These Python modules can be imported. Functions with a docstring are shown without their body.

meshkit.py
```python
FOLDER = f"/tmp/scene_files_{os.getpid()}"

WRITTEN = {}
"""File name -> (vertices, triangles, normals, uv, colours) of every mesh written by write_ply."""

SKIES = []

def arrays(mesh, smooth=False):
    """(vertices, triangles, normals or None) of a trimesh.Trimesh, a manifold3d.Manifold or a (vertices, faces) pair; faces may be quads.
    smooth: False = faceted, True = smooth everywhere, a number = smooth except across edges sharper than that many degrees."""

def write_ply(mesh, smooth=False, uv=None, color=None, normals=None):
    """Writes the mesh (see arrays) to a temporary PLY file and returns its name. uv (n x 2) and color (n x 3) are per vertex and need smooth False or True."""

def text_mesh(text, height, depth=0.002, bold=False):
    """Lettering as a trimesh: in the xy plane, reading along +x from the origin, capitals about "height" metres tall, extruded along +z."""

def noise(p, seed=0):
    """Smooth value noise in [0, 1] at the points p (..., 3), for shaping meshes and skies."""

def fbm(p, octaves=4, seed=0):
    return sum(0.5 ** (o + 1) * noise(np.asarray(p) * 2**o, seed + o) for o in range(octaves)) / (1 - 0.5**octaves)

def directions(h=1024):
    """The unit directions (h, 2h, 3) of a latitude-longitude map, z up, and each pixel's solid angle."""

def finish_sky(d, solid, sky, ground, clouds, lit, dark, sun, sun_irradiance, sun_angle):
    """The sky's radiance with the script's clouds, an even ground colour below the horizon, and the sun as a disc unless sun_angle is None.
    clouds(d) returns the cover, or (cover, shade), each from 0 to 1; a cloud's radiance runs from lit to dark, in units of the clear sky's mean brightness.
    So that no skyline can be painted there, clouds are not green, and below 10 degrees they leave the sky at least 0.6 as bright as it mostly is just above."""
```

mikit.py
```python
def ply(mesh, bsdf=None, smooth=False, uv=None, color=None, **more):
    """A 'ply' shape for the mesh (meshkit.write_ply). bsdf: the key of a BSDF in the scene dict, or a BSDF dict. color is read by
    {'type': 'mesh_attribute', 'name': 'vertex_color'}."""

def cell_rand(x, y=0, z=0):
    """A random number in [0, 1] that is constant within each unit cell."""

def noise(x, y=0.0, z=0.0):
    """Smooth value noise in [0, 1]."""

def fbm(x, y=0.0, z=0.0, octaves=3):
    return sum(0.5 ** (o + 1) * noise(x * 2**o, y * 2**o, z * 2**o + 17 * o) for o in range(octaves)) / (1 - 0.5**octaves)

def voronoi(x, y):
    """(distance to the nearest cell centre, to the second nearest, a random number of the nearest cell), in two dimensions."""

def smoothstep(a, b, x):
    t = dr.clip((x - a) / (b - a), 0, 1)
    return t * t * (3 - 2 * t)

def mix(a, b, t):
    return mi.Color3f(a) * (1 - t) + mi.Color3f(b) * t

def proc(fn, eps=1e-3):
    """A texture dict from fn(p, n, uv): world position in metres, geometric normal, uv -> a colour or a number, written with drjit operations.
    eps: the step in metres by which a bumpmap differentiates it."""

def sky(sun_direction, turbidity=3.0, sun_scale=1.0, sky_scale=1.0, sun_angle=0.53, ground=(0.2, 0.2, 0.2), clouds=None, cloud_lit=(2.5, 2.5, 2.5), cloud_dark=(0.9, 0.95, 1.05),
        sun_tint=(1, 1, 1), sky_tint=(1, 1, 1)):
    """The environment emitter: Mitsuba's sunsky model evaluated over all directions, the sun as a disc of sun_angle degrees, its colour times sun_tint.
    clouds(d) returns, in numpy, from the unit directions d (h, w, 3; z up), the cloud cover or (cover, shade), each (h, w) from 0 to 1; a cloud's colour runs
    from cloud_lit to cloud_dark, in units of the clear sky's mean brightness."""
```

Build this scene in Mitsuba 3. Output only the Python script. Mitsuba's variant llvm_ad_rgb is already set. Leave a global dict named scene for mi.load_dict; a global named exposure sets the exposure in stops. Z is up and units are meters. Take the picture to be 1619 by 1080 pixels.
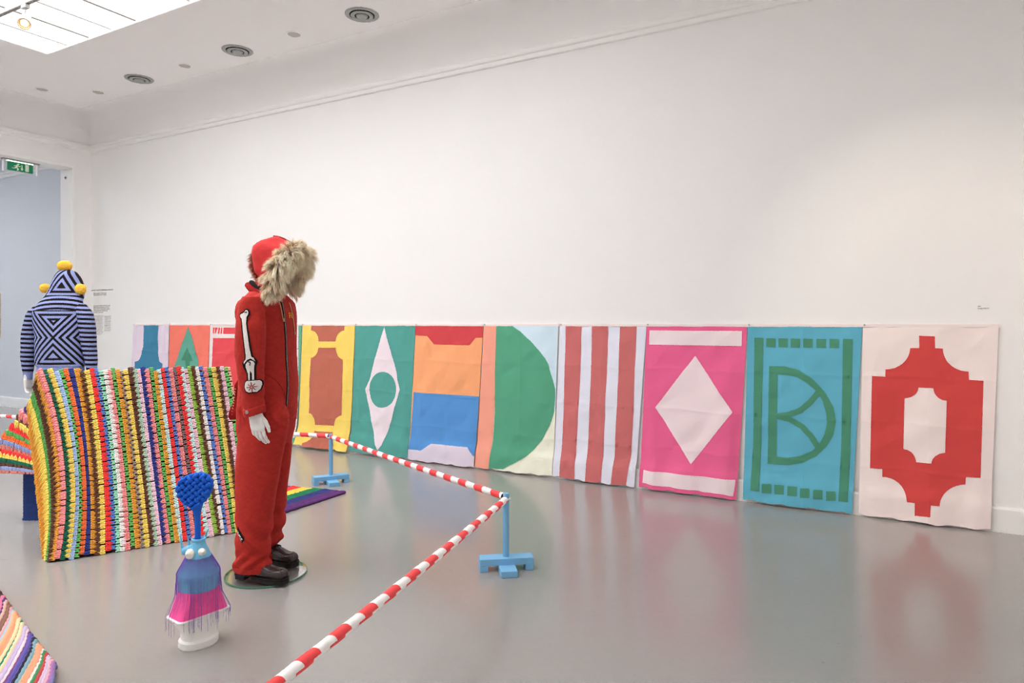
import math, random
import numpy as np, trimesh, mitsuba as mi, mikit, meshkit
import manifold3d as m3
from manifold3d import Manifold
from scipy.sparse import coo_matrix
from scipy.sparse.csgraph import connected_components
from scipy.interpolate import CubicSpline, PchipInterpolator, LinearNDInterpolator, NearestNDInterpolator
from shapely.geometry import Polygon, LineString, box as sbox, Point
from shapely import affinity
from shapely.ops import unary_union
import drjit as dr

random.seed(7)
RNG = np.random.default_rng(7)
T = mi.ScalarTransform4f
scene, labels = {}, {}

# ------------------------------------------------------------------ camera, lights, exposure
exposure = 0.0
EYE, FOCAL, CX, HORIZON = 1.42, 1080.0, 809.5, 511.0
FW = np.array([-0.4883, 0.8727, 0.0]); FW /= np.linalg.norm(FW)      # looking direction (level)
RT = np.array([FW[1], -FW[0], 0.0]); UP = np.array([0, 0, 1.0])
scene['camera'] = {'type': 'perspective', 'fov_axis': 'x', 'fov': 2 * math.degrees(math.atan(809.5 / FOCAL)),
                   'principal_point_offset_y': (540.0 - HORIZON) / 1080.0,
                   'to_world': T().look_at(origin=[0, 0, EYE], target=[float(FW[0]), float(FW[1]), EYE], up=[0, 0, 1])}
SKY_POWER, NEXT_POWER, SPOT_POWER = 3.7, 3.6, 9.0
ROOM = dict(x0=-10.18, x1=0.98, y0=-3.4, y1=5.68, h=4.38)            # the gallery: left, right, back and flag wall, flat ceiling
SKYL = dict(x0=-8.10, x1=-2.10, y0=-1.75, y1=4.05)                    # the luminous ceiling


def at(px, py, z):
    """a point of the photographed place: where the sight line of a photo point reaches the depth z"""
    z = np.asarray(z, float); px = np.asarray(px, float); py = np.asarray(py, float)
    return ((px - CX) / FOCAL * z)[..., None] * RT + z[..., None] * FW + (EYE - (py - HORIZON) / FOCAL * z)[..., None] * UP


def on_floor(px, py, h=0.0):
    return at(px, py, (EYE - h) * FOCAL / (np.asarray(py, float) - HORIZON))


def on_y(px, py, Y):
    dx = (np.asarray(px, float) - CX) / FOCAL
    return at(px, py, Y / (dx * RT[1] + FW[1]))


def on_x(px, py, X):
    dx = (np.asarray(px, float) - CX) / FOCAL
    return at(px, py, X / (dx * RT[0] + FW[0]))


# ------------------------------------------------------------------ helpers
def lin(c):
    c = np.asarray(c, float) / 255.0
    return np.where(c <= 0.04045, c / 12.92, ((c + 0.055) / 1.055) ** 2.4)


def C(r, g, b, k=0.93):
    return [float(min(0.92, x)) for x in lin((r, g, b)) * k]


def rgb(c):
    return {'type': 'rgb', 'value': c}


def mat(key, col, rough=0.7, spec=0.3, **kw):
    d = {'type': 'principled', 'base_color': col if isinstance(col, dict) else rgb(col), 'roughness': rough, 'specular': spec, **kw}
    scene[key] = {'type': 'twosided', 'b': d}
    return key


USED = {}


def fresh(base):
    n = USED.get(base, -1) + 1
    USED[base] = n
    return base if n == 0 else f'{base}_{n:03d}'


def thing(name, label, cat, group=None):
    key = fresh(name)
    labels[key] = {'label': label, 'category': cat}
    if group:
        labels[key]['group'] = group
    return key


def part(name, mesh, m, parent=None, smooth=False, label=None, stuff=False, M=None, emit=None, **kw):
    key = fresh(f'{parent}__{name}' if parent else name)
    if M is not None:
        mesh = moved(mesh, M)
    if smooth is not True and smooth:
        mesh, smooth = crease(mesh, smooth), True
    scene[key] = mikit.ply(mesh, m, smooth=smooth, **kw)
    if emit is not None:
        scene[key]['emitter'] = {'type': 'area', 'radiance': rgb(emit)}
    if label or stuff:
        labels[key] = {}
        if label: labels[key]['label'] = label
        if stuff: labels[key]['kind'] = 'stuff'
    return key


def struct(name, mesh, m, label, smooth=False):
    key = part(name, mesh, m, None, smooth)
    labels[key] = {'label': label, 'kind': 'structure'}
    return key


def moved(mesh, M):
    v, f, _ = meshkit.arrays(mesh)
    return trimesh.Trimesh(v @ M[:3, :3].T + M[:3, 3], f if np.linalg.det(M[:3, :3]) > 0 else f[:, ::-1], process=False)


def crease(mesh, deg):
    """splits the vertices along edges sharper than deg, so that smooth shading stops there"""
    v, f, _ = meshkit.arrays(mesh)
    m = trimesh.Trimesh(v, f, process=False); m.merge_vertices(); m.update_faces(m.nondegenerate_faces())
    fa = m.face_adjacency
    ok = m.face_adjacency_angles < math.radians(deg)
    n = len(m.faces)
    comp = connected_components(coo_matrix((np.ones(ok.sum()), (fa[ok, 0], fa[ok, 1])), (n, n)), directed=False)[1]
    code = m.faces.astype(np.int64) * n + comp[:, None]
    u, inv = np.unique(code.ravel(), return_inverse=True)
    return trimesh.Trimesh(m.vertices[u // n], inv.reshape(-1, 3), process=False)


def cat(ms):
    return trimesh.util.concatenate([m if isinstance(m, trimesh.Trimesh) else trimesh.Trimesh(*meshkit.arrays(m)[:2], process=False) for m in ms])


def bx(x0, x1, y0, y1, z0, z1, c=0.0):
    """a box between two corners, its edges chamfered by c"""
    e = np.array([x1 - x0, y1 - y0, z1 - z0])
    if c <= 0:
        b = trimesh.creation.box(e)
    else:
        m = Manifold.batch_hull([Manifold.cube((e[0] - 2 * c * (i != 0), e[1] - 2 * c * (i != 1), e[2] - 2 * c * (i != 2)), True) for i in range(3)])
        b = trimesh.Trimesh(*meshkit.arrays(m)[:2], process=False)
    b.apply_translation([(x0 + x1) / 2, (y0 + y1) / 2, (z0 + z1) / 2])
    return b


def to_m(mesh):
    mesh = mesh.copy(); mesh.merge_vertices()
    return Manifold(m3.Mesh(np.asarray(mesh.vertices, np.float32), np.asarray(mesh.faces, np.uint32)))


def from_m(m):
    v, f, _ = meshkit.arrays(m)
    return trimesh.Trimesh(v, f, process=False)


def frames(p):
    t = np.gradient(p, axis=0); t /= np.linalg.norm(t, axis=1, keepdims=True) + 1e-12
    a = np.cross(t[0], [0, 0, 1.0])
    if np.linalg.norm(a) < 1e-3: a = np.cross(t[0], [1.0, 0, 0])
    a /= np.linalg.norm(a); A = []
    for k in range(len(p)):
        a = a - t[k] * (a @ t[k]); a /= np.linalg.norm(a); A.append(a)
    A = np.array(A)
    return t, A, np.cross(t, A)


def tube(p, r, n=8, caps=True, flat=1.0, uv=False):
    """a tube through the points p; r one radius or one per point"""
    p = np.asarray(p, float); r = np.broadcast_to(np.asarray(r, float), len(p))
    t, A, B = frames(p)
    m = n + 1 if uv else n
    th = np.arange(m) * 2 * np.pi / n
    v = (p[:, None] + r[:, None, None] * (np.cos(th)[None, :, None] * A[:, None] + flat * np.sin(th)[None, :, None] * B[:, None])).reshape(-1, 3)
    i, j = np.meshgrid(np.arange(len(p) - 1), np.arange(n), indexing='ij')
    jn = (j + 1) if uv else (j + 1) % n
    a, b, c, d = i * m + j, i * m + jn, (i + 1) * m + jn, (i + 1) * m + j
    f = [np.stack([a, b, c], -1).reshape(-1, 3), np.stack([a, c, d], -1).reshape(-1, 3)]
    if uv:
        s = np.concatenate([[0], np.cumsum(np.linalg.norm(np.diff(p, axis=0), axis=1))])
        return trimesh.Trimesh(v, np.vstack(f), process=False), np.stack([np.repeat(s, m), np.tile(th / (2 * np.pi), len(p))], 1)
    if caps:
        k = len(v); v = np.vstack([v, p[:1], p[-1:]]); q = np.arange(n)
        f.append(np.stack([(q + 1) % n, q, q * 0 + k], 1)); e = (len(p) - 1) * n
        f.append(np.stack([e + q, e + (q + 1) % n, q * 0 + k + 1], 1))
    return trimesh.Trimesh(v, np.vstack(f), process=False)


def spline(pts, n):
    pts = np.asarray(pts, float)
    s = np.concatenate([[0], np.cumsum(np.linalg.norm(np.diff(pts, axis=0), axis=1) + 1e-9)])
    return CubicSpline(s, pts)(np.linspace(0, s[-1], n))


def rings_mesh(R, caps=True, closed=True):
    """mesh through rings R (k, n, 3), counter-clockwise seen from the last ring's side"""
    k, n, _ = R.shape
    v = R.reshape(-1, 3)
    i, j = np.meshgrid(np.arange(k - 1), np.arange(n if closed else n - 1), indexing='ij')
    jn = (j + 1) % n
    a, b, c, d = i * n + j, i * n + jn, (i + 1) * n + jn, (i + 1) * n + j
    f = [np.stack([a, b, c], -1).reshape(-1, 3), np.stack([a, c, d], -1).reshape(-1, 3)]
    if caps:
        m = len(v); v = np.vstack([v, R[0].mean(0), R[-1].mean(0)]); q = np.arange(n)
        f.append(np.stack([(q + 1) % n, q, q * 0 + m], 1)); e = (k - 1) * n
        f.append(np.stack([e + q, e + (q + 1) % n, q * 0 + m + 1], 1))
    return trimesh.Trimesh(v, np.vstack(f), process=False)


def sup(th, e):
    c, s = np.cos(th), np.sin(th)
    return np.sign(c) * np.abs(c) ** (2 / e), np.sign(s) * np.abs(s) ** (2 / e)


def loft(secs, n=40, dense=None, spl=True):
    """secs: rows (h, cx, cy, rx, ry, e): superellipses at height h"""
    S = np.array([list(s) + [2.0] * (6 - len(s)) for s in secs], float)
    if dense:
        q = np.arange(len(S)); qq = np.linspace(0, len(S) - 1, dense)
        S = (PchipInterpolator(q, S) if spl else (lambda x: np.stack([np.interp(x, q, S[:, k]) for k in range(6)], 1)))(qq)
    th = np.arange(n) * 2 * np.pi / n
    R = []
    for h, cx, cy, rx, ry, e in S:
        c, s = sup(th, e)
        R.append(np.stack([cx + rx * c, cy + ry * s, np.full(n, h)], 1))
    return rings_mesh(np.array(R))


def lathe(prof, n=40):
    """prof rows (r, z) from bottom to top; a profile that never meets the axis is closed into a ring"""
    hollow = min(r for r, _ in prof) > 1e-3 and len(prof) > 3
    if hollow: prof = list(prof) + [prof[0]]
    th = np.arange(n) * 2 * np.pi / n
    R = np.array([np.stack([max(r, 1e-5) * np.cos(th), max(r, 1e-5) * np.sin(th), np.full(n, z)], 1) for r, z in prof])
    return rings_mesh(R, caps=not hollow)


def relax(m, length, it=8):
    t = from_m(m.refine_to_length(length)); t.merge_vertices()
    trimesh.smoothing.filter_taubin(t, iterations=it)
    return t


def ball(c, r, seg=16):
    return Manifold.sphere(r, seg).translate([float(x) for x in c])


def bones(chain, seg=16):
    """hulls of the spheres (x, y, z, r) along a chain"""
    return [Manifold.batch_hull([ball(a[:3], a[3], seg), ball(b[:3], b[3], seg)]) for a, b in zip(chain[:-1], chain[1:])]


def join(ms):
    return Manifold.batch_boolean(ms, m3.OpType.Add)


def extrude(poly, h, edge=None):
    gs = [g for g in getattr(poly, 'geoms', [poly]) if g.area > 1e-9]
    m = cat([trimesh.creation.extrude_polygon(g, h, engine='earcut') for g in gs])
    if edge:
        v, f = trimesh.remesh.subdivide_to_size(m.vertices, m.faces, edge, max_iter=12)
        m = trimesh.Trimesh(v, f, process=False); m.merge_vertices()
    return m


def sheet(poly, edge):
    """the polygon triangulated, no edge longer than given"""
    vs, fs, k = [], [], 0
    for g in [g for g in getattr(poly, 'geoms', [poly]) if g.area > 1e-9]:
        v, f = trimesh.creation.triangulate_polygon(g, engine='earcut')
        vs.append(v); fs.append(f + k); k += len(v)
    v, f = np.vstack(vs), np.vstack(fs)
    v, f = trimesh.remesh.subdivide_to_size(np.column_stack([v, v[:, 0] * 0]), f, edge, max_iter=12)
    m = trimesh.Trimesh(v, f, process=False); m.merge_vertices()
    if m.face_normals[:, 2].mean() > 0: m.invert()
    class E: vertices = np.asarray(m.vertices)[:, :2]; faces = np.asarray(m.faces)[:, ::-1]
    return E


def frame4(o, a, b, c):
    M = np.eye(4); M[:3, 0], M[:3, 1], M[:3, 2], M[:3, 3] = a, b, c, o
    return M


def drape(poly, mesh, a, b, n, thick=0.003, lift=0.001, edge=0.012, surf=None):
    """the outline poly (coordinates along a and b) laid as a patch on the side of mesh that faces n"""
    v, fn = np.asarray(mesh.vertices), np.asarray(mesh.vertex_normals)
    ok = fn @ n > 0.05
    p2 = np.stack([v[ok] @ a, v[ok] @ b], 1); d = v[ok] @ n
    f1, f2 = LinearNDInterpolator(p2, d), NearestNDInterpolator(p2, d)
    e = extrude(poly, thick, edge)
    x = np.asarray(e.vertices)
    if surf is None:
        h = f1(x[:, :2]); h = np.where(np.isnan(h), f2(x[:, :2]), h)
    else:
        h = surf(x[:, :2])
    P = x[:, :1] * a + x[:, 1:2] * b + (h + lift + x[:, 2])[:, None] * n
    return trimesh.Trimesh(P, e.faces, process=False)


# ------------------------------------------------------------------ materials
def floor_fn(p, n, uv):
    k = mikit.fbm(p.x * 1.3, p.y * 1.3, 0.0, 3)
    s = mikit.fbm(p.x * 60 + p.y * 25, p.y * 90, 0.0, 2)
    sp = mikit.smoothstep(0.982, 0.992, mikit.noise(p.x * 23, p.y * 23, 4.0))
    a = mikit.mix(mi.Color3f(0.254, 0.242, 0.230), mi.Color3f(0.284, 0.270, 0.257), k)
    return mikit.mix(a * (0.97 + 0.06 * s), mi.Color3f(0.18, 0.17, 0.16), sp * 0.5)


WARMW = [0.82, 0.805, 0.785]
mat('white_paint', [0.83, 0.822, 0.812], 0.8, 0.2)
mat('ceiling_paint', [0.865, 0.85, 0.838], 0.9, 0.1)
mat('cove_paint', [0.90, 0.886, 0.874], 0.9, 0.1)
mat('gloss_white_paint', [0.83, 0.825, 0.81], 0.45, 0.4)
mat('grey_blue_paint', [0.64, 0.66, 0.695], 0.8, 0.2)
mat('floor_epoxy', mikit.proc(floor_fn), 0.20, 0.62)
mat('white_plastic', [0.80, 0.79, 0.77], 0.4, 0.5)
mat('lamp_body', [0.40, 0.395, 0.385], 0.45, 0.4)
mat('grey_metal', C(158, 160, 158), 0.4, 0.5)
mat('vent_dark', [0.02, 0.02, 0.02], 0.7, 0.2)
mat('bar_grey', [0.42, 0.41, 0.39], 0.6, 0.3)
mat('lamp_glow', [0.9, 0.9, 0.9], 0.5, 0.2)
mat('black_ink', [0.05, 0.048, 0.045], 0.8, 0.1)
mat('grey_ink', [0.26, 0.255, 0.25], 0.8, 0.1)
mat('pale_ink', [0.40, 0.39, 0.38], 0.8, 0.1)

# ------------------------------------------------------------------ the setting
R = ROOM
x0, x1, y0, y1, hc = R['x0'], R['x1'], R['y0'], R['y1'], R['h']
NX0 = -17.5                                                             # far end of the next room
DOOR = dict(y0=2.9, y1=5.406, h=3.62, t=0.29)
NY1 = 5.95
struct('floor', bx(NX0, x1 + .1, y0 - .1, NY1 + .1, -0.1, 0.0), 'floor_epoxy', 'glossy grey poured floor of the gallery')
struct('wall_back', bx(x0 - DOOR['t'], x1 + .1, y1, y1 + 0.15, 0, 4.6), 'white_paint', 'long white wall behind the row of flags')
struct('wall_right', bx(x1, x1 + 0.1, y0, y1, 0, 4.6), 'white_paint', 'white end wall right of the flags')
struct('wall_front', bx(x0, x1 + .1, y0 - .1, y0, 0, 4.6), 'white_paint', 'white wall behind the viewer')
lw = cat([bx(x0 - DOOR['t'], x0, y0, DOOR['y0'], 0, 4.6), bx(x0 - DOOR['t'], x0, DOOR['y1'], y1, 0, 4.6), bx(x0 - DOOR['t'], x0, DOOR['y0'], DOOR['y1'], DOOR['h'], 4.6)])
struct('wall_left', lw, 'white_paint', 'white end wall with the wide doorway')
# door opening lining and its raised architrave
t = 0.022
arch = cat([bx(x0, x0 + t, DOOR['y1'], DOOR['y1'] + .045, 0, DOOR['h'] + .045, .004), bx(x0, x0 + t, DOOR['y0'] - .045, DOOR['y0'], 0, DOOR['h'] + .045, .004),
            bx(x0, x0 + t, DOOR['y0'], DOOR['y1'], DOOR['h'], DOOR['h'] + .045, .004)])
struct('trim_1', arch, 'gloss_white_paint', 'white frame around the doorway')
# ceiling with the opening of the skylight
S = SKYL
struct('ceiling', cat([bx(x0, x1, S['y1'], y1, hc, hc + .1), bx(x0, x1, y0, S['y0'], hc, hc + .1), bx(x0, S['x0'], S['y0'], S['y1'], hc, hc + .1), bx(S['x1'], x1, S['y0'], S['y1'], hc, hc + .1)]),
       'ceiling_paint', 'off-white gallery ceiling around the skylight')


def room_loop(prof):
    """a profile (distance from the wall, height) run round the four walls with mitred corners"""
    rows = [[(x0 + a, y0 + a, h), (x1 - a, y0 + a, h), (x1 - a, y1 - a, h), (x0 + a, y1 - a, h)] for a, h in prof]
    ms = []
    for k in range(4):
        q = np.array([[r[k], r[(k + 1) % 4]] for r in rows], float)
        ms.append(rings_mesh(q, caps=False, closed=False))
    return cat(ms)


cq = np.linspace(0, 1, 18)[:, None]
cove = (1 - cq) ** 2 * np.array([0.0, 3.975]) + 2 * cq * (1 - cq) * np.array([0.13, 4.372]) + cq ** 2 * np.array([0.36, hc - .0015])
struct('trim_2', room_loop([tuple(c_) for c_ in cove]), 'cove_paint', 'curved cove between the walls and the ceiling', smooth=35)
cor = [(-.001, 3.892), (.030, 3.894), (.033, 3.900), (.033, 3.932), (.050, 3.940), (.056, 3.952), (.056, 3.974), (.052, 3.980), (-.001, 3.984)]
struct('trim_3', room_loop(cor), 'gloss_white_paint', 'white cornice moulding along the top of the walls', smooth=30)
bb = [(0, .17), (.016, .165), (.022, .155), (.022, 0)]


def board(a, b):
    a, b = np.array(a, float), np.array(b, float); d = (b - a) / np.linalg.norm(b - a); n = np.array([d[1], -d[0], 0])
    q = np.array([[a + n * o + [0, 0, h], b + n * o + [0, 0, h]] for o, h in [(0, .17), (.016, .166), (.022, .155), (.022, 0)]])
    return rings_mesh(q, caps=False, closed=False)


struct('baseboard_back', board((x0, y1, 0), (x1, y1, 0)), 'gloss_white_paint', 'white baseboard below the flags')
struct('baseboard_left', cat([board((x0, DOOR['y1'] + .045, 0), (x0, y1, 0)), board((x0, y0, 0), (x0, DOOR['y0'] - .045, 0))]), 'gloss_white_paint', 'white baseboard beside the doorway')
struct('baseboard_right', board((x1, y1, 0), (x1, y0, 0)), 'gloss_white_paint', 'white baseboard of the end wall')
# next room
XN = x0 - DOOR['t']
struct('wall_far', cat([bx(NX0, XN, NY1, NY1 + .1, 0, 4.6), bx(NX0 - .1, NX0, -1, NY1, 0, 4.6), bx(NX0, XN, -1.1, -1, 0, 4.6)]), 'grey_blue_paint', 'pale grey wall of the room behind the doorway')
struct('ceiling_far', bx(NX0, XN, -1, NY1, 4.35, 4.45), 'ceiling_paint', 'ceiling of the room behind the doorway')
struct('baseboard_far', board((NX0, NY1, 0), (XN, NY1, 0)), 'gloss_white_paint', 'white baseboard in the room behind the doorway')
nc = np.array([[(NX0, NY1 - a, h), (XN, NY1 - a, h)] for a, h in cor])
struct('trim_4', rings_mesh(nc, caps=False, closed=False), 'gloss_white_paint', 'cornice in the room behind the doorway', smooth=30)
nl = thing('added_ceiling_light', 'unseen luminous ceiling panel added to light the room behind the doorway', 'ceiling light')
part('diffuser', bx(-15.5, -12.0, 0.5, 4.2, 4.325, 4.348), 'lamp_glow', nl, emit=[NEXT_POWER * c for c in (0.96, 1.0, 1.06)])  # unseen panel, added as the light source of the next room
part('frame', cat([bx(-15.56, -15.5, .44, 4.26, 4.31, 4.35), bx(-12, -11.94, .44, 4.26, 4.31, 4.35), bx(-15.5, -12, .44, .5, 4.31, 4.35), bx(-15.5, -12, 4.2, 4.26, 4.31, 4.35)]), 'gloss_white_paint', nl)

# ------------------------------------------------------------------ skylight
sk = thing('skylight', 'large luminous skylight of white panes in the ceiling', 'skylight')
edges = [S['x0'], -7.73, -7.32, -6.92, -6.51, -5.68, -4.87, -4.06, -3.25, -2.68, S['x1']]
for a, b in zip(edges[:-1], edges[1:]):
    part('pane', bx(a + .001, b - .001, S['y0'], S['y1'], hc + .030, hc + .045), 'lamp_glow', sk, emit=[SKY_POWER * c for c in (1.0, 1.0, 1.0)])
for k, e in enumerate(edges[1:-1]):
    w = 0.030 if e in (-7.32, -6.51, -4.87, -3.25) else 0.018
    part('bar', bx(e - w / 2, e + w / 2, S['y0'], S['y1'], hc + .012, hc + .0305), 'bar_grey', sk)
w = .07
fr = cat([bx(S['x0'] - w, S['x1'] + w, S['y1'], S['y1'] + w, hc - .012, hc + .05, .004), bx(S['x0'] - w, S['x1'] + w, S['y0'] - w, S['y0'], hc - .012, hc + .05, .004),
          bx(S['x0'] - w, S['x0'], S['y0'], S['y1'], hc - .012, hc + .05, .004), bx(S['x1'], S['x1'] + w, S['y0'], S['y1'], hc - .012, hc + .05, .004)])
part('frame', fr, 'ceiling_paint', sk)
# track with spotlights
TY, TZ = 3.13, 4.20
tr = thing('lighting_track', 'white lighting track hung below the skylight', 'lighting track')
part('rail', cat([bx(-8.9, -0.4, TY - .018, TY - .007, TZ, TZ + .034), bx(-8.9, -0.4, TY + .007, TY + .018, TZ, TZ + .034), bx(-8.9, -.4, TY - .018, TY + .018, TZ + .024, TZ + .036)]), 'lamp_body', tr)
part('groove', bx(-8.9, -0.4, TY - .007, TY + .007, TZ + .006, TZ + .024), 'bar_grey', tr)
for hx in (-8.25, -7.15, -5.6, -4.0, -2.4, -0.8):
    part('hanger', lathe([(.004, TZ + .035), (.004, hc + .0118)], 10), 'white_plastic', tr, M=frame4([hx, TY, 0], [1, 0, 0], [0, 1, 0], [0, 0, 1]))


def spotlight(x, target, label, power, cone):
    s = thing('spotlight', label, 'spotlight', None)
    o = np.array([x, TY, TZ])
    part('adapter', bx(x - .04, x + .04, TY - .02, TY + .02, TZ - .035, TZ, .004), 'lamp_body', s)
    part('stem', moved(lathe([(.008, -.11), (.008, -.03)], 14), frame4(o, [1, 0, 0], [0, 1, 0], [0, 0, 1])), 'lamp_body', s, smooth=40)
    c = o + [0, 0, -.135]
    d = np.asarray(target, float) - c; d /= np.linalg.norm(d)
    a = np.cross(d, [0, 0, 1.0]); a /= np.linalg.norm(a); b = np.cross(d, a)
    M = frame4(c, a, b, d)
    part('head', lathe([(0, -.07), (.030, -.07), (.040, -.06), (.043, -.02), (.046, .05), (.050, .085), (.050, .09), (.046, .09), (.040, .06), (.0, .055)], 32), 'lamp_body', s, smooth=35, M=M)
    part('reflector', lathe([(.0, .058), (.041, .066), (.0455, .088), (.0445, .0885), (.040, .068)], 28), 'lamp_warm', s, smooth=35, M=M)
    part('lens', lathe([(0, .0685), (.030, .0685), (.030, .072), (0, .072)], 24), 'lamp_glow', s, emit=[4.0, 3.5, 2.8], M=M)
    scene[s + '_beam'] = {'type': 'spot', 'to_world': T().look_at(origin=[float(v) for v in c + d * .1], target=[float(v) for v in c + d], up=[0, 0, 1]),
                          'intensity': rgb([power * k for k in (1.0, 0.86, 0.72)]), 'cutoff_angle': cone, 'beam_width': cone * 0.55}
    return s


mat('lamp_warm', C(238, 190, 140), 0.4, 0.5)
spotlight(-6.62, (-3.0, 0.8, 0.3), 'white spotlight with a glowing lens on the track in front of the skylight', SPOT_POWER, 24)
spotlight(-0.75, (0.55, 5.68, 0.95), 'white spotlight at the right end of the track aimed at the last flags', SPOT_POWER, 28)
# round diffusers and small recessed lights in the ceiling
for vx, lab in ((-4.455, 'round grey air diffuser in the ceiling, nearest of the row of three'), (-6.22, 'round grey air diffuser in the ceiling, middle of the row of three'), (-7.98, 'round grey air diffuser in the ceiling, farthest of the row of three')):
    v = thing('air_diffuser', lab, 'air vent', 'round air diffusers in the ceiling')
    M = frame4([vx, 5.015, hc], [1, 0, 0], [0, -1, 0], [0, 0, -1])
    part('outer_ring', lathe([(.118, .0005), (.162, .0005), (.160, .006), (.150, .011), (.130, .012), (.120, .008)], 48), 'grey_metal', v, smooth=30, M=M)
    part('dark_gap', lathe([(0, .0006), (.121, .0006), (.121, .0015), (0, .0015)], 40), 'vent_dark', v, M=M)
    part('middle_ring', lathe([(.072, .010), (.098, .014), (.108, .012), (.104, .019), (.090, .023), (.070, .018)], 48), 'grey_metal', v, smooth=30, M=M)
    part('centre_disc', lathe([(0, .012), (.050, .012), (.058, .016), (.052, .026), (.030, .030), (0.004, .031), (0, .035)], 40), 'grey_metal', v, smooth=30, M=M)
for k, (vx, vy, lab) in enumerate(((-5.365, 5.015, 'small white recessed downlight between the nearest two air diffusers'), (-7.116, 5.015, 'small white recessed downlight between the farther two air diffusers'),
                                   (-8.90, 5.05, 'small white recessed downlight just left of the farthest air diffuser'), (-9.41, 4.64, 'small white recessed downlight near the left end of the ceiling'))):
    v = thing('downlight', lab, 'ceiling light', 'small recessed downlights')
    M = frame4([vx, vy, hc], [1, 0, 0], [0, -1, 0], [0, 0, -1])
    part('ring', lathe([(.062, .0005), (.078, .0005), (.078, .003), (.072, .007), (.064, .006)], 36), 'cove_paint', v, smooth=30, M=M)
    part('cover', lathe([(0, .0006), (.0635, .0006), (.0635, .005), (0, .0012)], 32), 'downlight_grey', v, M=M)
mat('downlight_grey', C(196, 190, 184), 0.7, 0.2)

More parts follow.
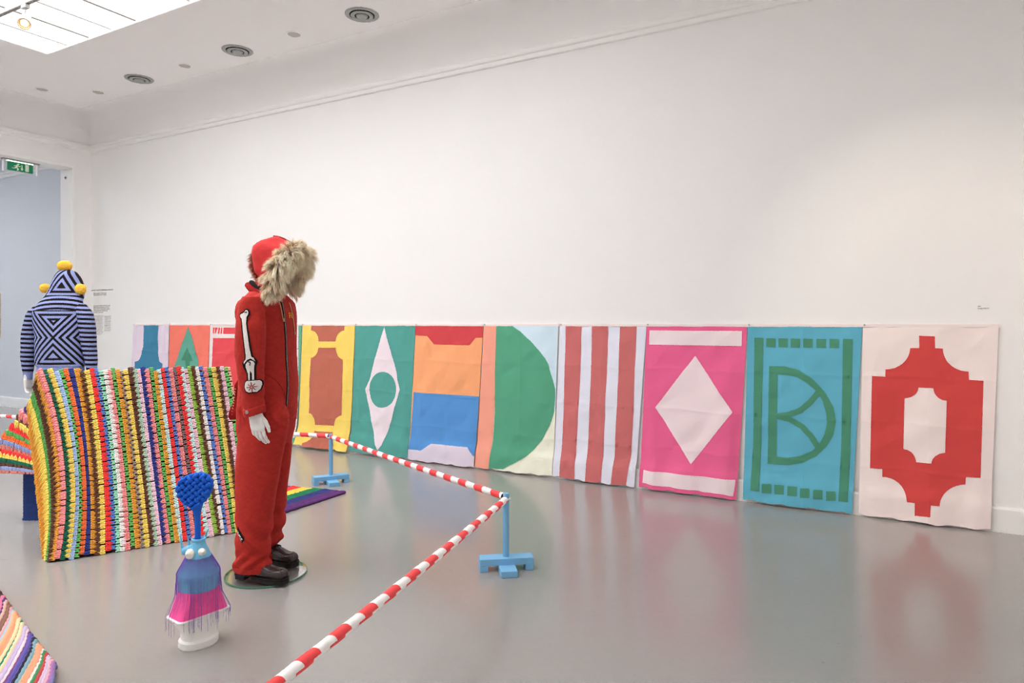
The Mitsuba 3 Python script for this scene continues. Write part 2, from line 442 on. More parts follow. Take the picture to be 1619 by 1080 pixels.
# ------------------------------------------------------------------ flags on the wall
FY = y1 - 0.045
def cloth_mat(key, col):
    return mat(key, col, 0.75, 0.15, sheen=0.3)
PAL = dict(lilac=(226, 210, 226), ocean=(38, 125, 163), salmon=(244, 118, 98), jade=(88, 164, 143), moss=(52, 134, 104), offwhite=(236, 224, 222), red=(230, 64, 74),
           leaf=(94, 176, 136), yellow=(253, 213, 98), rust=(188, 98, 76), teal=(70, 156, 146), blush=(236, 222, 230), crimson=(208, 52, 60), orange=(254, 165, 110),
           sky=(74, 144, 212), mauve=(220, 208, 224), peach=(250, 160, 136), green=(72, 160, 124), pale_blue=(206, 228, 242), cream=(241, 243, 222), frost=(227, 228, 242),
           rose=(202, 104, 104), pink=(236, 92, 146), pale_pink=(243, 222, 226), lagoon=(84, 172, 198), forest=(56, 136, 106), chalk=(240, 225, 222), brick=(206, 52, 50))
for k_, c_ in PAL.items():
    cloth_mat('cloth_' + k_, [0.035 + 0.955 * x for x in C(*c_, k=1.0)])


def xz(pts):
    p = np.array(pts, float)
    w = on_y(p[:, 0], p[:, 1], FY)
    return w[:, [0, 2]]


def pxpoly(pts):
    return Polygon(xz(pts)).buffer(0)


def arc(cx, cy, rx, ry, a0, a1, n=24):
    a = np.radians(np.linspace(a0, a1, n))
    return [(cx + rx * math.cos(x), cy + ry * math.sin(x)) for x in a]


def flag(quad, field, motifs, label, seed, crumple=0.0):
    """quad: TL TR BR BL in the photo; field colour; motifs: list of (name, colour, polygon list)"""
    f = thing('flag', label, 'flag')
    q = xz(quad)
    ztop = 1.393; q[0, 1] = q[1, 1] = ztop
    q[2, 1] = max(q[2, 1], 0.012); q[3, 1] = max(q[3, 1], 0.012)
    rg = np.random.default_rng(seed); ph = rg.uniform(0, 6.28, 6); fr = rg.uniform(.8, 1.3, 6)

    def depth(X, Z):
        v = np.clip((ztop - Z) / ztop, 0, 1); xx = X - q[0, 0]
        a = 0.5 + 0.22 * np.sin(9.5 * fr[0] * xx + ph[0] + 1.1 * v) + 0.16 * np.sin(15 * fr[1] * xx + ph[1] - 1.7 * v) + 0.12 * np.sin(6 * fr[2] * v + 5 * xx + ph[2])
        bend = np.abs(np.clip(xx / max(q[1, 0] - q[0, 0], .1) + .04 * v, 0, 1) - .5) * 2
        fine = meshkit.noise(np.stack([X * 9 + seed, Z * 5, X * 0 + seed], -1)) - .5
        sag = 0.006 * np.exp(-v * 14) * np.sin(np.clip(xx / .82, 0, 1) * 3.14 * 5 + ph[3])
        env = np.clip((1 - bend) / .30, 0, 1); env = env * env * (3 - 2 * env)
        low = 1 / (1 + np.exp((Z - .21) / .02)) * .024
        crease = sum(.0030 * np.exp(-((Z - c_ - .01 * np.sin(7 * xx)) / .016) ** 2) for c_ in ztop * np.array([.26, .5, .74])) + .002 * np.exp(-((xx - .41) / .016) ** 2)
        wob = meshkit.fbm(np.stack([X * 5 + seed, Z * 7 - X * 4, X * 0 + 2 * seed], -1), 2) - .5
        y = 0.007 + 0.012 * v + low + env * (0.006 + 0.050 * v ** .8) * a * .8 + 0.010 * fine * env + sag + crease + .016 * wob * (.3 + env)
        if crumple:
            y = y + crumple * np.exp(-Z / .10) * (0.5 + .5 * np.sin(26 * xx + ph[4] + 9 * Z)) + crumple * .8 * np.exp(-Z / .08)
        return y

    bw = rg.uniform(0, 6.28, 3)

    def place(XZ, lift):
        X, Z = XZ[:, 0], XZ[:, 1]
        hem = np.exp(-Z / .05) * (.004 + .006 * np.sin(31 * X + bw[0]) + .003 * np.sin(57 * X + bw[1]))
        return np.stack([X, y1 - .004 - np.maximum(depth(X, Z), .004 + .022 / (1 + np.exp((Z - .185) / .006))) - lift, np.maximum(Z + np.maximum(hem, -Z * .5), 0.003)], 1)

    nu, nv = 72, 112
    u, v = np.meshgrid(np.linspace(0, 1, nu), np.linspace(0, 1, nv))
    P = (1 - u)[..., None] * (1 - v)[..., None] * q[0] + u[..., None] * (1 - v)[..., None] * q[1] + u[..., None] * v[..., None] * q[2] + (1 - u)[..., None] * v[..., None] * q[3]
    i, j = np.meshgrid(np.arange(nv - 1), np.arange(nu - 1), indexing='ij')
    a = i * nu + j
    faces = np.vstack([np.stack([a, a + nu, a + nu + 1], -1).reshape(-1, 3), np.stack([a, a + nu + 1, a + 1], -1).reshape(-1, 3)])
    flat = P.reshape(-1, 2)
    part('cloth', trimesh.Trimesh(place(flat, 0), faces, process=False), 'cloth_' + field, f, smooth=True)
    bound = Polygon(q).buffer(-0.0005)
    for name, colr, polys, *rest in motifs:
        for pl in polys:
            pl = (pl if isinstance(pl, Polygon) or hasattr(pl, 'geoms') else pxpoly(pl)).intersection(bound)
            if pl.is_empty: continue
            e = sheet(pl.segmentize(0.02), .027)
            part(name, trimesh.Trimesh(place(e.vertices, 0.0032 + (rest[0] if rest else 0)), e.faces, process=False), 'cloth_' + colr, f, smooth=True)
    part('top_rail', bx(q[0, 0] - .004, q[1, 0] + .004, y1 - .016, y1 - .002, ztop - .004, ztop + .022, .003), 'cloth_offwhite', f)
    part('nail', moved(lathe([(.0, 0), (.0035, 0), (.0035, .014), (.007, .0145), (.0, .018)], 10), frame4([q[0, 0] + .012, y1 - .006, ztop + .014], [1, 0, 0], [0, 0, 1], [0, -1, 0])), 'grey_metal', f)
    return f


def bow(p, q, side, n=14):
    """quarter-ellipse from p to q; side 'h' leaves p horizontally, 'v' vertically"""
    a = np.linspace(0, math.pi / 2, n)
    if side == 'h':
        return [(p[0] + (q[0] - p[0]) * math.sin(t_), p[1] + (q[1] - p[1]) * (1 - math.cos(t_))) for t_ in a]
    return [(p[0] + (q[0] - p[0]) * (1 - math.cos(t_)), p[1] + (q[1] - p[1]) * math.sin(t_)) for t_ in a]


flag([(208, 512), (264, 512), (260, 668), (200, 661)], 'lilac',
     [('pillar', 'ocean', [[(223.5, 512), (246.5, 512), (246, 540), (247, 557)] + bow((247, 557), (251, 573), 'v') + [(254, 575), (254, 600), (248, 640), (252, 655), (208, 650), (214, 610), (210, 596), (211, 572), (216, 571)] + bow((216, 571), (223.5, 540), 'h')])],
     'lilac flag with an ocean blue pillar, leftmost of the row on the wall', 11)
flag([(265, 512), (328, 512), (323, 676), (261, 668)], 'salmon',
     [('spire', 'jade', [[(295, 517), (303, 541), (311, 566), (313, 580), (315, 672), (266, 666), (274, 577), (283, 549)]]),
      ('arrow', 'moss', [[(293.5, 549.5), (302.5, 571), (298, 571), (297, 640), (290.5, 640), (291, 570.5), (284, 570)]], .002)],
     'salmon flag with a pointed jade spire holding a dark green arrow', 12)
flag([(329, 512), (396, 512), (391, 684), (324, 676)], 'offwhite',
     [('bar', 'red', [[(333.5, 518), (336, 518), (335, 527.5), (333.5, 527.5)], [(336.8, 518), (341, 518), (338, 527.5), (336.6, 527.5)], [(342, 518), (344.4, 518), (344.4, 527.8), (341.6, 527.8)], [(346, 518.2), (348, 518.2), (348, 527.8), (346, 527.8)]]),
      ('band', 'red', [[(350, 518), (391, 518.5), (391, 528), (350, 528)]]),
      ('block', 'red', [[(334, 534.5), (391, 535), (387, 660), (330, 655)]])],
     'off-white flag with a big red block under a striped red band, behind the red suit', 13)
flag([(397, 512), (473.5, 512), (467, 701), (391, 690)], 'leaf',
     [('window', 'blush', [[(x_, ya), (x_ + 31, ya), (x_ + 30.5, yb), (x_ - .5, yb)] for x_ in (403.5, 438.5) for ya, yb in ((515, 551), (552.5, 588), (589.5, 624), (627, 661), (663, 692))])],
     'green flag with pale window panes, mostly hidden behind the red suit', 14)
flag([(475, 512), (558, 512), (551, 713), (469, 702)], 'yellow',
     [('plaque', 'rust', [
         [(489.3, 512)] + [(541, 512), (541, 522.5)] + bow((541, 522.5), (528, 540), 'h') + [(501.2, 539.7)] + bow((501.2, 539.7), (489.3, 522.5), 'v'),
         [(501, 550), (528, 550)] + bow((528, 550), (539.7, 568), 'v') + [(540, 600), (540.6, 615), (538.5, 657)] + bow((538.5, 657), (527, 673.5), 'h') + [(500, 671)] + bow((500, 671), (489, 653), 'v') + [(488.5, 630), (487.6, 600), (489, 566)] + bow((489, 566), (501, 550), 'h'),
         [(500, 681), (526, 683.5)] + bow((526, 683.5), (529, 702), 'v') + [(528, 716), (483, 710), (482, 702)] + bow((484, 699), (500, 681), 'h')])],
     'yellow flag with rust brown plaque shapes, its hem crumpled on the floor', 15, crumple=.05)
flag([(559, 512), (653, 512), (645, 724), (552, 713)], 'teal',
     [('diamond', 'blush', [[(604.5, 516.5), (625, 589), (626.5, 601), (630.5, 617), (606, 703), (600, 711.5), (596, 703), (575, 616), (583, 600)]]),
      ('disc', 'teal', [arc(603.5, 616.5, 20.8, 28.3, 0, 360, 56)], .0013)],
     'teal flag with a tall pale diamond and a teal disc in it', 16)
flag([(654.5, 512), (761, 512), (750, 740), (644, 726)], 'orange',
     [('top_panel', 'crimson', [[(654, 511), (761, 511), (760, 534), (749.5, 534), (739.5, 546), (684, 544.5), (673, 531), (654, 530.5)]]),
      ('lower_panel', 'sky', [[(652, 620.3), (700, 623.5), (758.5, 627.5), (752, 722), (749, 721), (740, 707), (682, 701.5), (668.5, 712), (646, 710.5)]]),
      ('bottom_panel', 'mauve', [[(645.5, 710.5), (668.5, 712), (682, 701.5), (740, 707), (749, 721), (753, 721.5), (750, 745), (640, 732)]])],
     'orange and blue flag with crimson panel at its top and mauve at its foot', 17)
flag([(762.5, 512), (880.5, 512), (873, 753), (751, 739)], 'cream',
     [('pale_panel', 'pale_blue', [[(800, 511), (881, 511), (879, 650), (860, 650)]]),
      ('side_stripe', 'peach', [[(760, 511), (782.6, 511), (781, 560), (780.5, 640), (774.5, 745), (749, 745)]]),
      ('bow', 'green', [[(782.6, 511), (801, 511)] + [(822, 525), (839, 541), (852, 556), (861, 567), (866, 577), (867.5, 586), (872, 600), (876, 616), (876, 630), (874, 652), (868, 672), (857, 695), (843, 712), (832, 722), (815, 732), (797, 741), (774, 741)] + [(778, 700), (781, 650), (780.5, 600), (781.5, 560)]], .0013)],
     'flag with a big green bow shape, peach stripe and pale blue corner', 18)
flag([(883, 512), (1020, 512), (1003, 771), (873.5, 753)], 'frost',
     [('stripe', 'rose', [[(893, 511), (917.5, 511), (916.5, 560), (914.5, 630), (911.5, 700), (909.5, 762), (884.5, 758), (888, 690), (891, 590)],
                          [(934, 511), (960, 511), (957, 620), (955, 700), (952, 766), (927.5, 762), (930, 700), (933, 590)],
                          [(978, 511), (1005, 511), (1002, 580), (1000.5, 650), (997, 720), (990, 772), (967, 768), (972, 720), (975, 640), (977, 580)]])],
     'white flag with three broad rose red vertical stripes', 19)
flag([(1020.5, 512), (1180, 512), (1164, 791), (1010, 770)], 'pink',
     [('top_bar', 'pale_pink', [[(1025, 522.5), (1172, 523.5), (1171.5, 547.5), (1024.5, 545)]]),
      ('diamond', 'pale_pink', [[(1097.5, 563), (1158, 652), (1092.5, 734), (1035, 644.5)]]),
      ('bottom_bar', 'pale_pink', [[(1017.5, 743), (1163.5, 758.5), (1162, 771), (1159.5, 783.5), (1016, 764)]])],
     'hot pink flag with a pale diamond between two pale bars', 20)
D_out = [(1215.5, 579), (1240, 579.5)] + [(1262, 585), (1284, 599), (1304, 621), (1317, 644), (1321.5, 667), (1317, 689), (1306, 707), (1290, 722), (1268, 732), (1245, 735.5)] + [(1213.5, 733.5)]
D_in = [(1229, 592.5), (1240, 592.5), (1258, 596), (1274, 605), (1290, 618), (1300, 634), (1306, 655), (1307, 670), (1303, 688), (1295, 703), (1283, 714), (1266, 721), (1245, 724), (1227.5, 722)]
hole = Polygon(xz(D_in)).buffer(.015).buffer(-.015)
whole = Polygon(xz(D_out)).buffer(-.02).buffer(.02).union(Polygon(xz([(1215.5, 579), (1235, 579.5), (1235, 735), (1213.5, 733.5)])))
limb = unary_union([LineString(xz([(1229, 658), (1245, 656), (1264, 650), (1280, 637), (1295, 619)])).buffer(.021), LineString(xz([(1229, 658), (1248, 663), (1268, 675), (1282, 690), (1292, 706)])).buffer(.021)])
letter = whole.difference(hole).union(limb.intersection(whole))
sq = lambda x_, y_, h_: [(x_, y_), (x_ + 14.8, y_ + .6), (x_ + 14.8, y_ + .6 + h_), (x_, y_ + h_)]
flag([(1181, 512), (1363, 512), (1347, 813), (1174.5, 789)], 'lagoon',
     [('letter', 'forest', [letter]),
      ('side_bar', 'forest', [[(1191.5, 534), (1206, 534.5), (1203, 700), (1201, 776), (1186.5, 775), (1190.5, 700)], [(1332.5, 536), (1348, 536.5), (1344, 720), (1340, 794), (1326, 792), (1330, 700)]]),
      ('square', 'forest', [sq(x_, 534.8 + k_ * .25, 14) for k_, x_ in enumerate((1210.5, 1230, 1249.5, 1269.5, 1290.5, 1311))] + [sq(x_, y_, 14.5) for x_, y_ in zip((1205.3, 1225, 1245.5, 1265.5, 1286, 1306.5), (764, 766, 768, 771, 773.5, 776))])],
     'turquoise flag with a green letter D framed by bars and squares', 21)
O_out = [(1453.5, 531), (1478, 532), (1478.5, 550.5), (1491, 551.5)] + bow((1491, 551.5), (1532, 588), 'v') + [(1532.5, 601), (1555.5, 602.5), (1550.5, 756), (1527, 754.5), (1526.5, 766.5)] + bow((1526.5, 766.5), (1485, 798.5), 'h') + \
        [(1471, 797), (1470, 815.5), (1446, 814.5), (1446, 794), (1433.5, 793)] + bow((1433.5, 793), (1395, 754.5), 'v') + [(1395, 742), (1375.5, 740.5), (1378.5, 595), (1399.5, 596), (1400, 584.5)] + bow((1400, 584.5), (1439, 550.5), 'h') + [(1453.5, 550.5)]
O_in = [(1452, 613), (1476, 614)] + bow((1476, 614), (1497, 633.5), 'v') + [(1494.5, 716.5)] + bow((1494.5, 716.5), (1472.5, 733), 'h') + [(1448, 731)] + bow((1448, 731), (1428, 711), 'v') + [(1430, 630)] + bow((1430, 630), (1452, 613), 'h')
ring = Polygon(xz(O_out)).buffer(0).difference(Polygon(xz(O_in)).buffer(0))
flag([(1364, 512), (1580, 512), (1566, 839), (1357.5, 815)], 'chalk', [('letter', 'brick', [ring])], 'pale flag with a stepped red letter O, rightmost of the row on the wall', 22)

# wall texts
lb = thing('wall_label', 'tiny two-line caption on the wall above the rightmost flag', 'label')
def on_wall(mesh_poly, m, parent, name, th=.0012):
    e = extrude(mesh_poly, th)
    v = np.asarray(e.vertices)
    return part(name, trimesh.Trimesh(np.stack([v[:, 0], y1 - .0004 - v[:, 2], v[:, 1]], 1), e.faces[:, ::-1], process=False), m, parent)
def words(x_a, x_b, z, h, rg):
    out, x_ = [], x_a
    while x_ < x_b - .004:
        w_ = min(rg.uniform(.5, 1.6) * h * 3.2, x_b - x_)
        out.append(sbox(x_, z, x_ + w_, z + h)); x_ += w_ + h * .9
    return unary_union(out)
rg = np.random.default_rng(5)
a_ = on_y(np.array([1546, 1563.5]), np.array([484, 487]), y1)
on_wall(words(a_[0, 0], a_[0, 0] + .016, EYE + .1130, .0045, rg), 'grey_ink', lb, 'text_line')
on_wall(words(a_[0, 0], a_[1, 0], EYE + .0985, .0055, rg), 'grey_ink', lb, 'text_line')
wt = thing('wall_text', 'exhibition text on the white wall behind the striped hooded figure', 'wall text')
dz = lambda px, py: on_y(np.array([float(px)]), np.array([float(py)]), y1)[0]
a, b = dz(133, 459), dz(178.5, 458)
on_wall(sbox(a[0], b[2] - .004, b[0], b[2] + .004), 'black_ink', wt, 'rule')
a, b = dz(148, 468), dz(168, 463)
tm = meshkit.text_mesh('IN AND THOU', 0.045, .0015)
v = np.asarray(tm.vertices); sx = (b[0] - a[0]) / v[:, 0].max()
part('title', trimesh.Trimesh(np.stack([a[0] + v[:, 0] * sx, y1 - .0004 - v[:, 2], dz(148, 468)[2] + v[:, 1]], 1), tm.faces[:, ::-1], process=False), 'grey_ink', wt)
for k, xr in enumerate((174, 173, 174, 170, 163)):
    a = dz(148, 483.7 + k * 2.65); on_wall(words(a[0], dz(xr, 480)[0], a[2] - .006, .011, rg), 'grey_ink', wt, 'text_line')
for k in range(15):
    a = dz(148, 499.6 + k * 2.03); on_wall(words(a[0], dz(163.6 - (k % 3) * .8, 500)[0], a[2] - .004, .008, rg), 'pale_ink', wt, 'text_line')
for g in range(7):
    for k in range(2):
        a = dz(165.3, 500 + g * 3.6 + k * 1.4); on_wall(words(a[0], dz(175.6 - k * .8, 500)[0], a[2] - .004, .0075, rg), 'pale_ink', wt, 'text_line')

# pictures at the left edge of the view, on the far room's wall
for k, (ya, yb) in enumerate(((463, 497), (498, 534))):
    a, b = on_y(np.array([1.4]), np.array([ya]), NY1)[0], on_y(np.array([1.4]), np.array([yb]), NY1)[0]
    pc = thing('picture', ('upper', 'lower')[k] + ' of the two pale framed pictures at the left edge, on the far grey wall', 'picture')
    part('frame', bx(a[0] - .62, a[0], NY1 - .03, NY1, b[2] + .006, a[2] - .006, .004), 'picture_frame', pc)
    part('sheet', bx(a[0] - .58, a[0] - .03, NY1 - .034, NY1 - .029, b[2] + .04, a[2] - .04), 'white_paint', pc)
mat('picture_frame', C(205, 190, 175), 0.6, 0.3)

# exit sign below the door head, and the little sensor in the door jamb
mat('sign_green', C(0, 132, 90), 0.35, 0.5)
mat('sign_white', C(226, 240, 215), 0.5, 0.3)
scene['clear_acrylic'] = {'type': 'thindielectric', 'int_ior': 1.49}
XS = x0 - .16
es = thing('exit_sign', 'green emergency exit sign with a running figure under the door head', 'exit sign')
c0, c1 = on_x(np.array([11.0]), np.array([254.0]), XS)[0], on_x(np.array([52.0]), np.array([260.5]), XS)[0]
zb = on_x(np.array([11.0]), np.array([268.0]), XS)[0][2]; zt = c0[2]; ya, yb = c0[1], c1[1]
g0, g1 = on_x(np.array([4.0]), np.array([254.0]), XS)[0][1], on_x(np.array([58.5]), np.array([262.0]), XS)[0][1]
part('housing', bx(XS - .03, XS + .03, g0 - .01, g1 + .03, zt + .012, DOOR['h'] - .0, .004), 'grey_metal', es)
part('light_strip', bx(XS - .012, XS + .012, ya, yb, zt + .0, zt + .0125), 'lamp_glow', es, emit=[2.4, 2.5, 1.9])
part('panel', bx(XS - .005, XS + .005, ya, yb, zb, zt - .001, .001), 'sign_green', es)
part('clear_panel', bx(XS - .010, XS - .007, g0, g1, zb - .02, zt + .012), 'clear_acrylic', es)
for yy in (g0, g1 - .012):
    part('bracket', bx(XS - .012, XS + .012, yy, yy + .012, zb - .022, zt + .012), 'white_plastic', es)
H_ = zt - zb; W_ = yb - ya
def sgn(poly, name):
    e = extrude(poly, .002); v = np.asarray(e.vertices)
    part(name, trimesh.Trimesh(np.stack([XS + .0052 + v[:, 2], ya + v[:, 0] * W_, zb + v[:, 1] * H_], 1), e.faces, process=False), 'sign_white', es)
lim = lambda pts, r: LineString(pts).buffer(r, cap_style='round')
fig = unary_union([Point(.425, .80).buffer(.06), lim([(.40, .68), (.34, .45)], .045), lim([(.40, .66), (.30, .62), (.25, .52)], .026), lim([(.40, .66), (.47, .55), (.52, .60)], .026), lim([(.34, .45), (.42, .30), (.40, .10)], .034), lim([(.34, .45), (.28, .30), (.18, .30)], .034)])
sgn(affinity.scale(fig, .9, 1, origin=(.35, .5)), 'running_figure')
sgn(unary_union([sbox(.545, .35, .58, .78), Polygon([(.50, .38), (.625, .38), (.5625, .12)])]), 'arrow')
sgn(sbox(.69, .10, .83, .90), 'doorway')
jam = on_x(np.array([104.0]), np.array([281.0]), x0 - .14)[0]
ds = thing('door_sensor', 'tiny dark sensor in the white door jamb', 'sensor')
M = frame4([x0 - .15, DOOR['y1'], jam[2]], [1, 0, 0], [0, 0, 1], [0, -1, 0])
part('rim', lathe([(.0, 0), (.024, 0), (.022, .006), (.014, .008), (0, .008)], 20), 'grey_metal', ds, smooth=30, M=M)
part('eye', lathe([(0, .008), (.012, .008), (.010, .014), (0, .016)], 16), 'vent_dark', ds, smooth=30, M=M)

# ------------------------------------------------------------------ barrier of low posts and red-white tape
mat('post_blue', C(122, 180, 220), 0.55, 0.35)


def tape_fn(p, n, uv):
    k = uv.x / 0.180 - uv.y * 0.24
    k = k - dr.floor(k)
    return dr.select(k < 0.5, mi.Color3f(*C(240, 66, 68, 1.0)), mi.Color3f(*C(244, 240, 238, 1.0)))


mat('tape_stripes', mikit.proc(tape_fn), 0.4, 0.45)
POSTS = [(800, 899, 'light blue barrier post at the bend of the tape, in front of the pink flag', 8), (523, 764, 'light blue barrier post in front of the yellow flag', 28)]
PT = []
far = at(-75, HORIZON + (EYE - .40) * FOCAL / 7.70, 7.70)
p0_, n0_ = on_floor(800, 899) + [0, 0, .405], at(427, 1083, (EYE - .40) * FOCAL / (1083 - HORIZON))
near = p0_ + (n0_ - p0_) * 1.22
POSTS += [(far, 0, 'light blue barrier post at the far left end of the tape', 10), (near, 0, 'light blue barrier post at the near end of the tape', -20)]
for px, py, lab, yaw in POSTS:
    b = thing('barrier_post', lab, 'barrier post', 'light blue barrier posts')
    o = on_floor(px, py) if np.isscalar(px) else np.array([px[0], px[1], 0])
    c_, s_ = math.cos(math.radians(yaw)), math.sin(math.radians(yaw))
    a = c_ * RT + s_ * FW
    M = frame4(o, a, np.cross([0, 0, 1.0], a), [0, 0, 1.0])
    beam = cat([bx(-.155, .155, -.045, .045, .034, .072, .002), bx(-.155, -.108, -.045, .045, 0, .0345, .002), bx(.108, .155, -.045, .045, 0, .0345, .002)])
    part('long_beam', beam, 'post_blue', b, M=M)
    part('cross_beam', bx(-.047, .047, -.150, .120, 0, .036, .002), 'post_blue', b, M=M)
    part('pole', lathe([(.0, .070), (.018, .070), (.018, .432), (.016, .436), (0, .436)], 24), 'post_blue', b, smooth=40, M=M)
    PT.append(o + [0, 0, .405])
tp = thing('barrier_tape', 'red and white striped barrier tape strung between the light blue posts', 'barrier tape')
for a, b, off, sag in ((PT[1], far, (0, 0, .012), .008), (PT[0], PT[1], (0, 0, .008), .006), (near, PT[0], (0, 0, -.004), .010)):
    q = np.linspace(0, 1, 60)[:, None]; e_ = (b - a) / np.linalg.norm(b - a); a, b = a + e_ * .021, b - e_ * .021
    p = a * (1 - q) + b * q + np.array(off) - np.array([0, 0, 1.0]) * sag * 4 * q * (1 - q)
    m, uv = tube(p, .0205 - .002 * np.sin(np.linspace(0, 40, 60)) ** 2, 20, uv=True)
    part('span', m, 'tape_stripes', tp, smooth=True, uv=uv)
for o in PT:
    w_ = trimesh.creation.torus(.0228, .0045, 24, 8); w_.apply_translation(o + [0, 0, .0])
    part('knot', w_, 'tape_white', tp, smooth=True)
mat('tape_white', C(240, 236, 234), 0.4, 0.4)

# ------------------------------------------------------------------ crochet work
YARN = dict(gold=(222, 160, 58), yellow=(246, 214, 106), green=(98, 178, 92), brown=(100, 60, 40), pink=(240, 150, 150), dark_green=(16, 104, 78), light_blue=(164, 192, 226), orange=(252, 118, 58),
            navy=(42, 56, 138), red=(240, 60, 60), blue=(86, 128, 204), mint=(150, 216, 184), white=(240, 236, 232), grey=(140, 126, 124), sage=(172, 204, 178), pale_pink=(246, 204, 216),
            pale_mint=(198, 232, 230), lime=(150, 194, 76), bright_green=(106, 206, 106), peach=(240, 190, 160), mauve=(128, 108, 108), periwinkle=(150, 164, 212), coral=(214, 130, 116),
            deep_blue=(16, 46, 108), purple=(92, 46, 112), indigo=(50, 56, 120), rainbow_green=(24, 124, 80), rainbow_yellow=(252, 200, 80))
for k_, c_ in YARN.items():
    mat('yarn_' + k_, [min(.92, .02 + 1.06 * x) for x in C(*c_, k=1.0)], 0.85, 0.1, sheen=0.4)
mat('dark_backing', C(84, 56, 42), 0.9, 0.05)  # dark brown; behind the crochet it stands in for shade in the gaps


def uvball(nu=8, nv=5):
    th = np.arange(nu) * 2 * np.pi / nu; ph = np.linspace(0, np.pi, nv + 2)[1:-1]
    v = [np.stack([np.sin(p) * np.cos(th), np.sin(p) * np.sin(th), np.full(nu, np.cos(p))], 1) for p in ph]
    m = rings_mesh(np.array(v)[::-1])
    V = np.asarray(m.vertices); V[-2] = [0, 0, -1.0]; V[-1] = [0, 0, 1.0]
    return V, np.asarray(m.faces)


BV, BF = uvball(7, 4)
def lobe(c, r, tilt=0.0):
    v = BV * r
    ct, st = math.cos(tilt), math.sin(tilt)
    return np.stack([v[:, 0] * ct - v[:, 1] * st + c[0], v[:, 0] * st + v[:, 1] * ct + c[1], v[:, 2] + c[2]], 1)
# one shell stitch: three strands fanned out from a foot that reaches into the next row, a bar across their heads
STITCH = [lobe((-.10, -.29, .03), (.60, .150, .28), -.07), lobe((-.20, 0, .08), (.76, .155, .30)), lobe((-.10, .29, .03), (.60, .150, .28), .07), lobe((.30, -.21, .10), (.22, .25, .27)), lobe((.30, .21, .10), (.22, .25, .27))]
SV = np.vstack(STITCH) * np.array([1.08, 1.08, 1.0]); SF = np.vstack([BF + k * len(BV) for k in range(len(STITCH))])
PLAIN = [lobe((-.2, -.25, 0), (.42, .2, .3), .2), lobe((-.2, .25, 0), (.42, .2, .3), -.2), lobe((.25, -.2, 0), (.36, .22, .3)), lobe((.25, .22, 0), (.36, .22, .3)), lobe((0, 0, .02), (.3, .2, .25))]
PV = np.vstack(PLAIN)


def stitch_row(S, i0, i1, t0, t1, n, rg, flip=1.0, plain=False, fat=1.0):
    """n stitches between the row boundaries i0 and i1 of the surface S(i, t), from t0 to t1"""
    h = (t1 - t0) / n
    ph = rg.uniform(-.5, .5)
    tc = np.clip(t0 + (np.arange(n) + .5 + ph) * h + rg.normal(0, .06 * h, n), t0 + .3 * h, t1 - .3 * h)
    im = np.full(n, (i0 + i1) / 2)
    P, A, B = S(im, tc), S(im * 0 + i1, tc) - S(im * 0 + i0, tc), S(im, tc + h / 2) - S(im, tc - h / 2)
    Bh = B / np.linalg.norm(B, axis=1, keepdims=True); A = A - .85 * Bh * (A * Bh).sum(1, keepdims=True)
    N = np.cross(A, B); N /= np.linalg.norm(N, axis=1, keepdims=True)
    if (N @ FW).mean() > 0: N = -N
    wd = np.minimum(np.linalg.norm(A, axis=1, keepdims=True), np.linalg.norm(B, axis=1, keepdims=True) * 1.6)
    V = PV if plain else SV
    v = V[None] * np.array([flip, 1, 1]) * (1 + rg.normal(0, .06, (n, 1, 3)))
    W = P[:, None] + v[..., :1] * A[:, None] * fat + v[..., 1:2] * B[:, None] + v[..., 2:] * (N * wd)[:, None]
    F = SF[None] + (np.arange(n) * len(V))[:, None, None]
    F = F.reshape(-1, 3)
    m = trimesh.Trimesh(W.reshape(-1, 3), F, process=False)
    k = m.triangles_center[:len(SF)] - W[0].mean(0)
    if (np.cross(A[0], B[0]) @ N[0]) * flip < 0: m.invert()
    return m


ROWS = [('gold', 47, 646), ('yellow', 50, 636), ('green', 54, 622), ('brown', 58, 605), ('gold', 60, 592), ('pink', 63, 584), ('dark_green', 71), ('yellow', 79), ('light_blue', 88), ('green', 96), ('orange', 104),
        ('navy', 112), ('gold', 121), ('brown', 129), ('yellow', 137), ('red', 145), ('blue', 151), ('mint', 158), ('white', 166), ('pink', 172), ('green', 178), ('gold', 185), ('grey', 191), ('yellow', 198),
        ('brown', 206), ('sage', 213), ('pale_pink', 219), ('navy', 225), ('pink', 232), ('green', 239), ('gold', 245), ('pale_mint', 251), ('red', 257), ('blue', 263), ('pink', 270), ('mauve', 276), ('red', 282),
        ('pale_mint', 288), ('pale_pink', 293), ('lime', 299), ('brown', 305), ('white', 311), ('blue', 317), ('pink', 324), ('green', 330), ('yellow', 337), ('brown', 344), ('pale_pink', 350), ('bright_green', 356), ('peach', 361)]
NR = len(ROWS)
idx = np.arange(NR)
XT = np.array([r[1] for r in ROWS], float)
YT = np.array([r[2] if len(r) > 2 else 583.5 - (r[1] - 63) * .02 for r in ROWS], float)
XM = np.interp(idx, [0, 1, 2, 3, 4, 5, 6, 7, 8, 9, 10, 11, 12, 13, 14, 15, 24, 27, 32, 39, 48, 49], [57, 66, 75, 81, 88, 95, 102, 110, 117, 122, 128.5, 134, 140, 147, 155, 163, 222, 241, 274, 319, 376, 381])
XB = np.interp(idx, [0, 1, 2, 3, 4, 5, 6, 7, 8, 9, 10, 11, 12, 13, 14, 15, 24, 27, 32, 39, 48, 49], [72, 72.5, 74, 77, 83, 90, 98, 106, 113, 121, 129, 137, 146, 154, 162, 171, 241, 260, 293, 342, 391, 397])
YB = 891.5 - (XB - 75) * .163
ZB = EYE * FOCAL / (YB - HORIZON)
ZT = np.where(idx >= 5, (EYE - 1.13) * FOCAL / (YT - HORIZON), np.array([4.56, 4.50, 4.45, 4.41, 4.38] + [0] * (NR - 5)))
